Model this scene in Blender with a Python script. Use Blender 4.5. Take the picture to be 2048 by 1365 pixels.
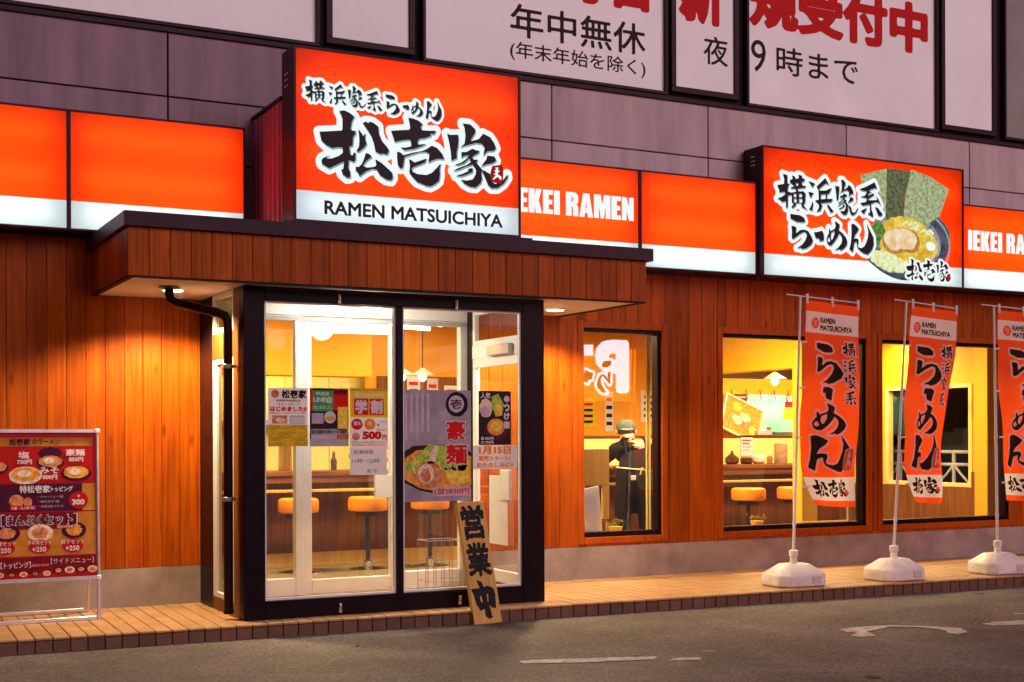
import bpy, bmesh, math, random
import numpy as np
from mathutils import Vector, Matrix
random.seed(7)
R = math.radians
for o in list(bpy.data.objects): bpy.data.objects.remove(o)
SC = bpy.context.scene
COL = SC.collection

# ---------------------------------------------------------------- camera
cd = bpy.data.cameras.new('camera'); cam = bpy.data.objects.new('camera', cd); COL.objects.link(cam)
cd.sensor_width = 36; cd.lens = 47.11; cd.shift_y = 0.0935; cd.clip_start = 0.05; cd.clip_end = 2000
cam.matrix_world = (Matrix.Translation((0, 0, 1.44)) @ Matrix.Rotation(-R(27.5), 4, 'Z')
                    @ Matrix.Rotation(R(90), 4, 'X') @ Matrix.Rotation(-0.003, 4, 'Z'))
SC.camera = cam
# ---------------------------------------------------------------- dusk sky
W = bpy.data.worlds.new('World'); SC.world = W; W.use_nodes = True
wn = W.node_tree.nodes; wl = W.node_tree.links
SUN_EL, SUN_ROT = R(1.0), R(200)
sky = wn.new('ShaderNodeTexSky'); sky.sky_type = 'NISHITA'; sky.sun_disc = False
sky.sun_elevation = SUN_EL; sky.sun_rotation = SUN_ROT; sky.air_density = 1.6; sky.dust_density = 4.0; sky.ozone_density = 2.0
tint = wn.new('ShaderNodeMix'); tint.data_type = 'RGBA'; tint.blend_type = 'MULTIPLY'
tint.inputs[0].default_value = 1.0; tint.inputs[7].default_value = (1.0, 0.66, 0.86, 1)
wl.new(sky.outputs[0], tint.inputs[6]); wl.new(tint.outputs[2], wn['Background'].inputs[0])
wn['Background'].inputs[1].default_value = 0.125
# afterglow: a very weak, very soft sun low behind the camera
sd = bpy.data.lights.new('sun', 'SUN'); sd.energy = 0.5; sd.angle = R(40); sd.color = (1.0, 0.72, 0.78)
so = bpy.data.objects.new('sun', sd); COL.objects.link(so)
so.rotation_euler = (R(60), 0, R(25))
SC.view_settings.view_transform = 'Standard'; SC.view_settings.look = 'None'
SC.view_settings.exposure = 1.5; SC.view_settings.gamma = 1.0
SC.render.engine = 'CYCLES'
SC.cycles.use_denoising = True; SC.cycles.max_bounces = 8; SC.cycles.transparent_max_bounces = 16
SC.cycles.diffuse_bounces = 4; SC.cycles.glossy_bounces = 3; SC.cycles.caustics_reflective = False; SC.cycles.caustics_refractive = False
SC.cycles.sample_clamp_indirect = 6.0

# ---------------------------------------------------------------- materials
MATS = {}
def _m(name):
    m = bpy.data.materials.new(name); m.use_nodes = True; MATS[name] = m
    return m, m.node_tree.nodes, m.node_tree.links, m.node_tree.nodes['Principled BSDF']
def rgb(c): return (c[0], c[1], c[2], 1)
def mat(name, c, rough=0.5, var=0.15, scale=8.0, bump=0.0, bscale=60.0, metal=0.0, rnd=0.0, stretch=(1, 1, 1), spec=0.5, var2=None):
    """plain procedural surface: base colour broken up by noise, fine bump, optional tint per piece"""
    m, n, l, p = _m(name)
    tc = n.new('ShaderNodeTexCoord'); mp = n.new('ShaderNodeMapping'); mp.inputs['Scale'].default_value = stretch
    oi = n.new('ShaderNodeObjectInfo'); va = n.new('ShaderNodeVectorMath'); va.operation = 'ADD'
    sc = n.new('ShaderNodeMath'); sc.operation = 'MULTIPLY'; sc.inputs[1].default_value = 37.0
    l.new(oi.outputs['Random'], sc.inputs[0]); l.new(tc.outputs['Object'], va.inputs[0]); l.new(sc.outputs[0], va.inputs[1])
    l.new(va.outputs[0], mp.inputs[0])
    nz = n.new('ShaderNodeTexNoise'); nz.inputs['Scale'].default_value = scale; nz.inputs['Detail'].default_value = 6; nz.inputs['Roughness'].default_value = 0.6
    l.new(mp.outputs[0], nz.inputs['Vector'])
    cr = n.new('ShaderNodeValToRGB'); e = cr.color_ramp.elements
    e[0].position = 0.3; e[1].position = 0.7
    lo = var2 if var2 else tuple(x * (1 - var) for x in c)
    e[0].color = rgb(lo); e[1].color = rgb(tuple(min(1, x * (1 + var)) for x in c))
    l.new(nz.outputs[0], cr.inputs[0])
    out = cr.outputs[0]
    if rnd:
        mr = n.new('ShaderNodeMapRange'); mr.inputs[3].default_value = 1 - rnd; mr.inputs[4].default_value = 1 + rnd
        l.new(oi.outputs['Random'], mr.inputs[0])
        hs = n.new('ShaderNodeHueSaturation'); l.new(mr.outputs[0], hs.inputs['Value']); l.new(out, hs.inputs['Color']); out = hs.outputs[0]
    l.new(out, p.inputs['Base Color'])
    rr = n.new('ShaderNodeMapRange'); rr.inputs[3].default_value = max(0.02, rough - 0.1); rr.inputs[4].default_value = min(1, rough + 0.1)
    l.new(nz.outputs[0], rr.inputs[0]); l.new(rr.outputs[0], p.inputs['Roughness'])
    p.inputs['Metallic'].default_value = metal; p.inputs['Specular IOR Level'].default_value = spec
    if bump:
        nb = n.new('ShaderNodeTexNoise'); nb.inputs['Scale'].default_value = bscale; nb.inputs['Detail'].default_value = 4
        l.new(mp.outputs[0], nb.inputs['Vector'])
        bp = n.new('ShaderNodeBump'); bp.inputs['Strength'].default_value = bump; bp.inputs['Distance'].default_value = 0.01
        l.new(nb.outputs[0], bp.inputs['Height']); l.new(bp.outputs[0], p.inputs['Normal'])
    return m
def wood(name, c, dark, rnd=0.18, rough=0.42, axis='z', knots=True):
    """stained boards: long grain, a few knots, one tone per board"""
    m, n, l, p = _m(name)
    tc = n.new('ShaderNodeTexCoord'); oi = n.new('ShaderNodeObjectInfo')
    sc = n.new('ShaderNodeMath'); sc.operation = 'MULTIPLY'; sc.inputs[1].default_value = 61.0
    va = n.new('ShaderNodeVectorMath'); va.operation = 'ADD'
    l.new(oi.outputs['Random'], sc.inputs[0]); l.new(tc.outputs['Object'], va.inputs[0]); l.new(sc.outputs[0], va.inputs[1])
    mp = n.new('ShaderNodeMapping'); mp.inputs['Scale'].default_value = (26, 26, 0.9) if axis == 'z' else (0.9, 26, 26)
    l.new(va.outputs[0], mp.inputs[0])
    g = n.new('ShaderNodeTexNoise'); g.inputs['Scale'].default_value = 1.6; g.inputs['Detail'].default_value = 7; g.inputs['Distortion'].default_value = 0.6
    l.new(mp.outputs[0], g.inputs[0])
    b = n.new('ShaderNodeTexNoise'); b.inputs['Scale'].default_value = 1.7; b.inputs['Detail'].default_value = 3; l.new(va.outputs[0], b.inputs[0])
    cr = n.new('ShaderNodeValToRGB'); e = cr.color_ramp.elements
    e[0].position = 0.32; e[0].color = rgb(dark); e[1].position = 0.62; e[1].color = rgb(c)
    l.new(g.outputs[0], cr.inputs[0])
    mx = n.new('ShaderNodeMix'); mx.data_type = 'RGBA'; mx.blend_type = 'MULTIPLY'; mx.inputs[0].default_value = 0.5
    cr2 = n.new('ShaderNodeValToRGB'); cr2.color_ramp.elements[0].position = 0.3; cr2.color_ramp.elements[0].color = (0.6, 0.55, 0.5, 1); cr2.color_ramp.elements[1].position = 0.65
    l.new(b.outputs[0], cr2.inputs[0]); l.new(cr.outputs[0], mx.inputs[6]); l.new(cr2.outputs[0], mx.inputs[7])
    out = mx.outputs[2]
    if knots:
        vm = n.new('ShaderNodeMapping'); vm.inputs['Scale'].default_value = (7, 7, 2.6) if axis == 'z' else (2.6, 7, 7)
        l.new(va.outputs[0], vm.inputs[0])
        vo = n.new('ShaderNodeTexVoronoi'); vo.inputs['Scale'].default_value = 0.85; l.new(vm.outputs[0], vo.inputs[0])
        ck = n.new('ShaderNodeValToRGB'); ck.color_ramp.elements[0].position = 0.05; ck.color_ramp.elements[0].color = (0.35, 0.25, 0.2, 1)
        ck.color_ramp.elements[1].position = 0.15; l.new(vo.outputs['Distance'], ck.inputs[0])
        m3 = n.new('ShaderNodeMix'); m3.data_type = 'RGBA'; m3.blend_type = 'MULTIPLY'; m3.inputs[0].default_value = 0.7
        l.new(out, m3.inputs[6]); l.new(ck.outputs[0], m3.inputs[7]); out = m3.outputs[2]
    mr = n.new('ShaderNodeMapRange'); mr.inputs[3].default_value = 1 - rnd; mr.inputs[4].default_value = 1 + rnd
    l.new(oi.outputs['Random'], mr.inputs[0])
    hs = n.new('ShaderNodeHueSaturation'); l.new(mr.outputs[0], hs.inputs['Value']); l.new(out, hs.inputs['Color'])
    l.new(hs.outputs[0], p.inputs['Base Color'])
    p.inputs['Roughness'].default_value = rough; p.inputs['Specular IOR Level'].default_value = 0.12
    bp = n.new('ShaderNodeBump'); bp.inputs['Strength'].default_value = 0.25; bp.inputs['Distance'].default_value = 0.004
    l.new(g.outputs[0], bp.inputs['Height']); l.new(bp.outputs[0], p.inputs['Normal'])
    return m
def backlit(name, c, emit, trans):
    """acrylic sign face: its own even glow plus the light of the tubes behind it"""
    m, n, l, p = _m(name); n.remove(p)
    out = n['Material Output']
    em = n.new('ShaderNodeEmission'); em.inputs[0].default_value = rgb(c); em.inputs[1].default_value = emit
    tr = n.new('ShaderNodeBsdfTranslucent'); tr.inputs[0].default_value = rgb(tuple(min(1, x * trans) for x in c))
    gl = n.new('ShaderNodeBsdfGlossy'); gl.inputs[0].default_value = (1, 1, 1, 1); gl.inputs[1].default_value = 0.25
    a = n.new('ShaderNodeAddShader'); l.new(em.outputs[0], a.inputs[0]); l.new(tr.outputs[0], a.inputs[1])
    mx = n.new('ShaderNodeMixShader'); mx.inputs[0].default_value = 0.004
    l.new(a.outputs[0], mx.inputs[1]); l.new(gl.outputs[0], mx.inputs[2]); l.new(mx.outputs[0], out.inputs[0])
    return m
def emis(name, c, s):
    m, n, l, p = _m(name); n.remove(p)
    em = n.new('ShaderNodeEmission'); em.inputs[0].default_value = rgb(c); em.inputs[1].default_value = s
    l.new(em.outputs[0], n['Material Output'].inputs[0]); return m
def glass(name, base, edge, tintc=(0.97, 0.98, 0.98)):
    m, n, l, p = _m(name); n.remove(p)
    t = n.new('ShaderNodeBsdfTransparent'); t.inputs[0].default_value = rgb(tintc)
    g = n.new('ShaderNodeBsdfGlossy'); g.inputs[1].default_value = 0.0; g.inputs[0].default_value = (1, 1, 1, 1)
    lw = n.new('ShaderNodeLayerWeight'); lw.inputs[0].default_value = 0.5
    pw = n.new('ShaderNodeMath'); pw.operation = 'POWER'; pw.inputs[1].default_value = 4; l.new(lw.outputs['Facing'], pw.inputs[0])
    mr = n.new('ShaderNodeMapRange'); mr.inputs[3].default_value = base; mr.inputs[4].default_value = edge; l.new(pw.outputs[0], mr.inputs[0])
    mx = n.new('ShaderNodeMixShader'); l.new(mr.outputs[0], mx.inputs[0]); l.new(t.outputs[0], mx.inputs[1]); l.new(g.outputs[0], mx.inputs[2])
    l.new(mx.outputs[0], n['Material Output'].inputs[0]); return m

wood('cedar', (0.43, 0.086, 0.003), (0.27, 0.046, 0.002), rnd=0.24)
wood('cedar_trim', (0.42, 0.080, 0.003), (0.29, 0.050, 0.002), rnd=0.08, knots=False)
wood('pale_wood', (0.74, 0.46, 0.12), (0.60, 0.34, 0.07), rnd=0.05, knots=False)
wood('counter_wood', (0.20, 0.075, 0.025), (0.10, 0.035, 0.012), rnd=0.1, axis='x', knots=False)
wood('brown_wood', (0.26, 0.09, 0.02), (0.14, 0.045, 0.01), rnd=0.1, knots=False)
mat('dark_wood', (0.07, 0.028, 0.010), 0.6, 0.3, 6)
mat('wall_backing', (0.03, 0.018, 0.015), 0.8, spec=0.12)
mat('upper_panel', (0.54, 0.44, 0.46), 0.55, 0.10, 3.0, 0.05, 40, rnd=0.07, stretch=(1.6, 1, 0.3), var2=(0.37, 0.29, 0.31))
mat('upper_panel_dim_stained', (0.28, 0.18, 0.23), 0.55, 0.10, 3.4, 0.05, 40, rnd=0.05, stretch=(1.5, 1, 0.14), var2=(0.15, 0.09, 0.12))  # left panels: streaky stains, plus the dimmer light there put into the colour
mat('joint_dark', (0.015, 0.010, 0.012), 0.8, spec=0.12)
mat('window_frame_dark', (0.035, 0.014, 0.022), 0.4, 0.1, 12, 0.02, spec=0.12)
mat('plain_pane', (0.30, 0.31, 0.29), 0.2, 0.1, 2)
mat('concrete', (0.31, 0.255, 0.23), 0.8, 0.2, 3.2, 0.25, 60, var2=(0.19, 0.15, 0.135))
mat('frame_black', (0.009, 0.003, 0.006), 0.35, 0.2, 14, 0.02, 60, spec=0.12)
mat('flashing', (0.045, 0.022, 0.032), 0.4, 0.2, 9, 0.02, spec=0.12)
mat('soffit', (0.62, 0.54, 0.46), 0.7, 0.06, 5, 0.03)
mat('white_alu', (0.74, 0.75, 0.72), 0.35, 0.05, 9, 0.01)
mat('silver', (0.66, 0.64, 0.66), 0.32, 0.08, 14, 0.0, metal=0.8)
mat('chrome', (0.8, 0.8, 0.8), 0.15, 0.05, 20, metal=1.0)
mat('pipe_brown', (0.022, 0.010, 0.008), 0.35, 0.2, 10, spec=0.12)
mat('cabinet_dark', (0.05, 0.018, 0.032), 0.4, 0.15, 10, spec=0.12)
mat('cabinet_white', (0.8, 0.8, 0.8), 0.6, 0.03, 10)
mat('ribbed_metal', (0.62, 0.12, 0.17), 0.45, 0.08, 5)
mat('print_black', (0.012, 0.010, 0.014), 0.5, 0.1, 30, spec=0.08)
mat('print_dark', (0.03, 0.015, 0.015), 0.6, 0.1, 30, spec=0.12)
mat('print_red', (0.58, 0.012, 0.012), 0.5, 0.06, 20, spec=0.08)
mat('print_crimson', (0.45, 0.012, 0.03), 0.5, 0.06, 20, spec=0.08)
mat('print_grey', (0.40, 0.40, 0.42), 0.5, 0.15, 30, spec=0.08)
mat('print_smoke', (0.33, 0.30, 0.34), 0.5, 0.3, 5, var2=(0.22, 0.20, 0.24), spec=0.08)
mat('print_mauve', (0.52, 0.42, 0.48), 0.5, 0.15, 14, spec=0.08)
mat('print_gold', (0.60, 0.40, 0.02), 0.5, 0.4, 22, stretch=(1, 1, 3), var2=(0.38, 0.25, 0.01), spec=0.08)
mat('print_green', (0.05, 0.33, 0.10), 0.5, 0.06, 20, spec=0.08)
mat('print_orange', (0.85, 0.26, 0.02), 0.5, 0.06, 20, spec=0.08)
mat('print_cream', (0.55, 0.30, 0.07), 0.5, 0.08, 20, spec=0.08)
mat('print_purple', (0.10, 0.015, 0.05), 0.5, 0.15, 20, spec=0.08)
mat('print_maroon', (0.22, 0.012, 0.02), 0.5, 0.25, 12, spec=0.08)
mat('menu_red', (0.40, 0.010, 0.010), 0.5, 0.1, 20, spec=0.08)
mat('menu_gold', (0.46, 0.20, 0.03), 0.5, 0.25, 9, var2=(0.34, 0.13, 0.015), spec=0.08)
mat('menu_purple', (0.06, 0.006, 0.03), 0.5, 0.2, 20, spec=0.08)
mat('menu_maroon', (0.17, 0.008, 0.012), 0.5, 0.3, 12, spec=0.08)
mat('food_broth', (0.70, 0.33, 0.06), 0.5, 0.4, 30, var2=(0.45, 0.17, 0.02), spec=0.08)
mat('food_yellow', (0.82, 0.60, 0.08), 0.5, 0.4, 35, var2=(0.62, 0.36, 0.03), spec=0.08)
mat('food_green', (0.42, 0.55, 0.08), 0.5, 0.5, 45, var2=(0.14, 0.26, 0.02), spec=0.08)
mat('food_meat', (0.60, 0.26, 0.12), 0.5, 0.4, 28, var2=(0.30, 0.09, 0.03), spec=0.08)
mat('food_pale', (0.80, 0.68, 0.50), 0.5, 0.25, 45, var2=(0.55, 0.40, 0.22), spec=0.08)
mat('banner_ink', (0.018, 0.009, 0.005), 0.8, 0.3, 9, var2=(0.035, 0.018, 0.008), spec=0.05)
mat('plastic_white', (0.76, 0.73, 0.73), 0.45, 0.05, 7, 0.06, 40, var2=(0.56, 0.52, 0.50), rnd=0.06)
mat('pole_white', (0.70, 0.68, 0.72), 0.4, 0.05, 10)
mat('kerb_tile', (0.13, 0.062, 0.034), 0.6, 0.25, 14, 0.1, 60, rnd=0.2)  # front kerb face: its shade is worked into this darker colour
mat('tile', (0.42, 0.235, 0.095), 0.55, 0.18, 14, 0.08, 60, rnd=0.14)
mat('mortar', (0.06, 0.035, 0.022), 0.9, 0.3, 20)
mat('paint_worn', (0.50, 0.46, 0.43), 0.7, 0.3, 16, 0.1, 60, var2=(0.17, 0.145, 0.13))
mat('orange_vinyl', (0.85, 0.25, 0.004), 0.45, 0.05, 10)
mat('wall_yellow', (0.84, 0.46, 0.012), 0.65, 0.04, 4)
mat('wall_cream', (0.82, 0.66, 0.22), 0.65, 0.05, 4)
mat('wall_amber', (0.84, 0.36, 0.004), 0.6, 0.04, 4)
mat('wall_orange', (0.80, 0.33, 0.02), 0.6, 0.06, 3)
mat('ceiling_cream', (0.72, 0.56, 0.34), 0.8, 0.04, 4)
mat('floor_brown', (0.20, 0.145, 0.085), 0.45, 0.2, 5)
mat('kitchen_wall', (0.74, 0.72, 0.22), 0.45, 0.05, 4)
mat('kitchen_mint', (0.30, 0.72, 0.50), 0.4, 0.05, 4)
mat('dark_ceramic', (0.05, 0.025, 0.02), 0.25, 0.1, 10)
mat('ceramic', (0.75, 0.62, 0.45), 0.3, 0.06, 10)
mat('stoneware', (0.45, 0.28, 0.14), 0.4, 0.2, 14)
mat('night_dark', (0.012, 0.010, 0.014), 0.8)
mat('cloth_black', (0.014, 0.010, 0.010), 0.85, 0.2, 18, 0.1, 90, spec=0.08)
mat('cloth_pants', (0.022, 0.013, 0.006), 0.6, 0.3, 10, 0.3, 12, spec=0.08)
mat('cloth_cap', (0.12, 0.13, 0.11), 0.8, 0.15, 15, 0.1, 90, spec=0.08)
mat('cloth_pink', (0.75, 0.30, 0.20), 0.8, 0.1, 15, spec=0.08)
mat('skin', (0.60, 0.33, 0.22), 0.5, 0.06, 10)
mat('hair', (0.05, 0.045, 0.036), 0.6, spec=0.08)
mat('apron_tie', (0.72, 0.55, 0.36), 0.8)
mat('leaf', (0.10, 0.24, 0.02), 0.5, 0.3, 20)
mat('flower_orange', (0.85, 0.20, 0.03), 0.5, 0.2, 20)
mat('pot_yellow', (0.75, 0.50, 0.06), 0.5)
mat('steel_grey', (0.45, 0.44, 0.43), 0.35, 0.1, 10, metal=0.7)
mat('iron_dark', (0.02, 0.015, 0.015), 0.6, 0.2, 10)
backlit('sign_orange', (1.0, 0.048, 0.002), 0.10, 1.0)
backlit('sign_white', (0.80, 0.97, 0.99), 0.17, 0.40)
backlit('sign_soft_white', (0.72, 0.86, 0.92), 0.20, 0.40)
emis('letter_white', (0.92, 1.0, 1.0), 0.34)
emis('letter_shade', (0.36, 0.50, 0.54), 0.26)
mat('letter_black', (0.025, 0.018, 0.024), 0.4, 0.1, 20, spec=0.12)
emis('tube_light', (1.0, 0.97, 0.92), 3.3)
emis('lamp_warm', (1.0, 0.86, 0.60), 9.0)
emis('lamp_white', (1.0, 0.97, 0.90), 7.0)
emis('lamp_soft', (1.0, 0.74, 0.36), 1.6)
emis('sign_far_orange', (1.0, 0.07, 0.004), 7.5)
emis('sign_far_white', (0.70, 0.90, 1.0), 3.8)
glass('pane_glass', 0.075, 0.6)
glass('side_glass', 0.05, 0.6, (0.36, 0.30, 0.14))
glass('porch_glass', 0.07, 0.6)
glass('bottle_glass', 0.12, 0.8, (0.7, 0.5, 0.3))
def cloth(name, c, share):
    m = mat(name, c, 0.8, 0.05, 6, 0.05, 300); n = m.node_tree.nodes; l = m.node_tree.links
    t = n.new('ShaderNodeBsdfTranslucent'); t.inputs[0].default_value = rgb(c)
    mx = n.new('ShaderNodeMixShader'); mx.inputs[0].default_value = share
    l.new(n['Principled BSDF'].outputs[0], mx.inputs[1]); l.new(t.outputs[0], mx.inputs[2]); l.new(mx.outputs[0], n['Material Output'].inputs[0])
cloth('banner_red', (0.98, 0.108, 0.005), 0.5); cloth('banner_white', (0.82, 0.76, 0.74), 0.45)
def glow_film(name, c, glow):  # faint glow added to brighten the film; nothing lights it from behind
    m = mat(name, c, 0.4, 0.04, 1.0, 0.02, 60, var2=tuple(x * 0.85 for x in c), spec=0.3)
    p = m.node_tree.nodes['Principled BSDF']; p.inputs['Emission Color'].default_value = (1.0, 0.95, 0.95, 1); p.inputs['Emission Strength'].default_value = glow
glow_film('window_film', (0.84, 0.84, 0.85), 0.030)
cloth('banner_rim', (0.84, 0.62, 0.52), 0.4)
cloth('print_white', (0.84, 0.82, 0.82), 0.3); cloth('paper', (0.80, 0.79, 0.78), 0.3); cloth('print_yellow', (0.86, 0.62, 0.01), 0.3)
# asphalt
def asphalt():
    m, n, l, p = _m('asphalt')
    tc = n.new('ShaderNodeTexCoord')
    a = n.new('ShaderNodeTexNoise'); a.inputs['Scale'].default_value = 42; a.inputs['Detail'].default_value = 6; a.inputs['Roughness'].default_value = 0.7; l.new(tc.outputs['Object'], a.inputs[0])
    b = n.new('ShaderNodeTexNoise'); b.inputs['Scale'].default_value = 0.9; b.inputs['Detail'].default_value = 7; b.inputs['Distortion'].default_value = 1.2; l.new(tc.outputs['Object'], b.inputs[0])
    v = n.new('ShaderNodeTexVoronoi'); v.inputs['Scale'].default_value = 90; l.new(tc.outputs['Object'], v.inputs[0])
    cr = n.new('ShaderNodeValToRGB'); e = cr.color_ramp.elements
    e[0].position = 0.36; e[0].color = (0.066, 0.058, 0.053, 1); e[1].position = 0.66; e[1].color = (0.22, 0.192, 0.172, 1)
    l.new(a.outputs[0], cr.inputs[0])
    c2 = n.new('ShaderNodeValToRGB'); c2.color_ramp.elements[0].position = 0.35; c2.color_ramp.elements[0].color = (0.60, 0.58, 0.58, 1)
    c2.color_ramp.elements[1].position = 0.65; c2.color_ramp.elements[1].color = (1.05, 1.0, 1.0, 1)
    l.new(b.outputs[0], c2.inputs[0])
    mx = n.new('ShaderNodeMix'); mx.data_type = 'RGBA'; mx.blend_type = 'MULTIPLY'; mx.inputs[0].default_value = 1
    l.new(cr.outputs[0], mx.inputs[6]); l.new(c2.outputs[0], mx.inputs[7]); v2 = n.new('ShaderNodeTexVoronoi'); v2.inputs['Scale'].default_value = 70; l.new(tc.outputs['Object'], v2.inputs[0])
    c3 = n.new('ShaderNodeValToRGB'); c3.color_ramp.elements[0].position = 0.0; c3.color_ramp.elements[0].color = (0.62, 0.60, 0.58, 1); c3.color_ramp.elements[1].color = (1.35, 1.32, 1.28, 1)
    sx = n.new('ShaderNodeSeparateColor'); l.new(v2.outputs['Color'], sx.inputs[0]); l.new(sx.outputs[0], c3.inputs[0])
    m4 = n.new('ShaderNodeMix'); m4.data_type = 'RGBA'; m4.blend_type = 'MULTIPLY'; m4.inputs[0].default_value = 1
    l.new(mx.outputs[2], m4.inputs[6]); l.new(c3.outputs[0], m4.inputs[7]); l.new(m4.outputs[2], p.inputs['Base Color'])
    p.inputs['Roughness'].default_value = 0.75
    bp = n.new('ShaderNodeBump'); bp.inputs['Strength'].default_value = 0.6; bp.inputs['Distance'].default_value = 0.008
    ad = n.new('ShaderNodeMath'); ad.operation = 'SUBTRACT'; l.new(a.outputs[0], ad.inputs[0]); l.new(v.outputs['Distance'], ad.inputs[1])
    l.new(ad.outputs[0], bp.inputs['Height']); l.new(bp.outputs[0], p.inputs['Normal'])
asphalt()

# ---------------------------------------------------------------- building blocks
WLOC = {}
def thing(name, label, cat, loc=(0, 0, 0), rot=None, group=None):
    o = bpy.data.objects.new(name, None); COL.objects.link(o); o.location = loc
    o.empty_display_size = 0.1
    if rot: o.rotation_euler = rot
    o['label'] = label; o['category'] = cat
    if group: o['group'] = group
    WLOC[o.name] = Vector(loc)
    return o
def tag(o, label, cat, group=None):
    o['label'] = label; o['category'] = cat
    if group: o['group'] = group
    return o
def link(name, me, m, parent=None, local=False, kind=None, label=None, loc=None):
    o = bpy.data.objects.new(name, me); COL.objects.link(o)
    if m and not me.materials: me.materials.append(MATS[m])
    if parent:
        o.parent = parent
        if not local: o.location = -WLOC[parent.name]
    if loc is not None: o.location = Vector(o.location) + Vector(loc)
    WLOC[o.name] = Vector((0, 0, 0)) if loc is None else Vector(loc)
    if kind: o['kind'] = kind
    if label: o['label'] = label
    return o
class MB:
    def __init__(s): s.b = bmesh.new()
    def box(s, x0, y0, z0, x1, y1, z1):
        x0, x1 = sorted((x0, x1)); y0, y1 = sorted((y0, y1)); z0, z1 = sorted((z0, z1))
        v = [s.b.verts.new(p) for p in ((x0, y0, z0), (x1, y0, z0), (x1, y1, z0), (x0, y1, z0), (x0, y0, z1), (x1, y0, z1), (x1, y1, z1), (x0, y1, z1))]
        for f in ((0, 3, 2, 1), (4, 5, 6, 7), (0, 1, 5, 4), (1, 2, 6, 5), (2, 3, 7, 6), (3, 0, 4, 7)): s.b.faces.new([v[i] for i in f])
        return s
    def prism(s, poly, axis, a0, a1):
        mk = {'z': lambda p, a: (p[0], p[1], a), 'y': lambda p, a: (p[0], a, p[1]), 'x': lambda p, a: (a, p[0], p[1])}[axis]
        A = [s.b.verts.new(mk(p, a0)) for p in poly]; B = [s.b.verts.new(mk(p, a1)) for p in poly]
        n = len(poly)
        s.b.faces.new(A); s.b.faces.new(B[::-1])
        for i in range(n): s.b.faces.new((A[i], B[i], B[(i + 1) % n], A[(i + 1) % n]))
        return s
    def tube(s, path, r, n=10, caps=True):
        path = [Vector(p) for p in path]; k = len(path)
        rs = r if isinstance(r, (list, tuple)) else [r] * k
        rings = []; up = None
        for i, p in enumerate(path):
            t = (path[min(i + 1, k - 1)] - path[max(i - 1, 0)]).normalized()
            if up is None:
                up = Vector((0, 0, 1)) if abs(t.z) < 0.9 else Vector((1, 0, 0))
            u = t.cross(up).normalized(); w = u.cross(t).normalized(); up = w
            rings.append([s.b.verts.new(p + (u * math.cos(2 * math.pi * j / n) + w * math.sin(2 * math.pi * j / n)) * rs[i]) for j in range(n)])
        for a, b in zip(rings, rings[1:]):
            for j in range(n): s.b.faces.new((a[j], a[(j + 1) % n], b[(j + 1) % n], b[j]))
        if caps: s.b.faces.new(rings[0][::-1]); s.b.faces.new(rings[-1])
        return s
    def lathe(s, prof, c=(0, 0, 0), n=20):
        rings = []
        for r, z in prof:
            rings.append([s.b.verts.new((c[0] + r * math.cos(2 * math.pi * j / n), c[1] + r * math.sin(2 * math.pi * j / n), c[2] + z)) for j in range(n)])
        for a, b in zip(rings, rings[1:]):
            for j in range(n): s.b.faces.new((a[j], a[(j + 1) % n], b[(j + 1) % n], b[j]))
        s.b.faces.new(rings[0][::-1]); s.b.faces.new(rings[-1])
        return s
    def quad(s, *ps): s.b.faces.new([s.b.verts.new(p) for p in ps]); return s
    def disc(s, cx, y, cz, rx, rz, n=28, wob=0.0, rot=0.0):
        vs = []
        for j in range(n):
            a = -2 * math.pi * j / n; k = 1 + wob * (random.random() - 0.5)
            x, z = rx * k * math.cos(a), rz * k * math.sin(a)
            vs.append(s.b.verts.new((cx + x * math.cos(rot) - z * math.sin(rot), y, cz + x * math.sin(rot) + z * math.cos(rot))))
        s.b.faces.new(vs); return s
    def mesh(s, bev=0.0, seg=1, recalc=True):
        if recalc: bmesh.ops.recalc_face_normals(s.b, faces=s.b.faces[:])
        if bev:
            bmesh.ops.bevel(s.b, geom=[e for e in s.b.edges if len(e.link_faces) == 2 and e.calc_face_angle() > 0.5], offset=bev, segments=seg, affect='EDGES', clamp_overlap=True)
        me = bpy.data.meshes.new('mesh'); s.b.to_mesh(me); s.b.free(); return me
    def done(s, name, m, parent=None, bev=0.0, seg=1, smooth=False, local=False, kind=None, label=None, loc=None, recalc=True):
        me = s.mesh(bev, seg, recalc); me.name = name
        if smooth: shade(me)
        return link(name, me, m, parent, local, kind, label, loc)
def shade(me, ang=40):
    me.shade_smooth() if hasattr(me, 'shade_smooth') else None
    try: me.set_sharp_from_angle(angle=R(ang))
    except Exception: pass

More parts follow.
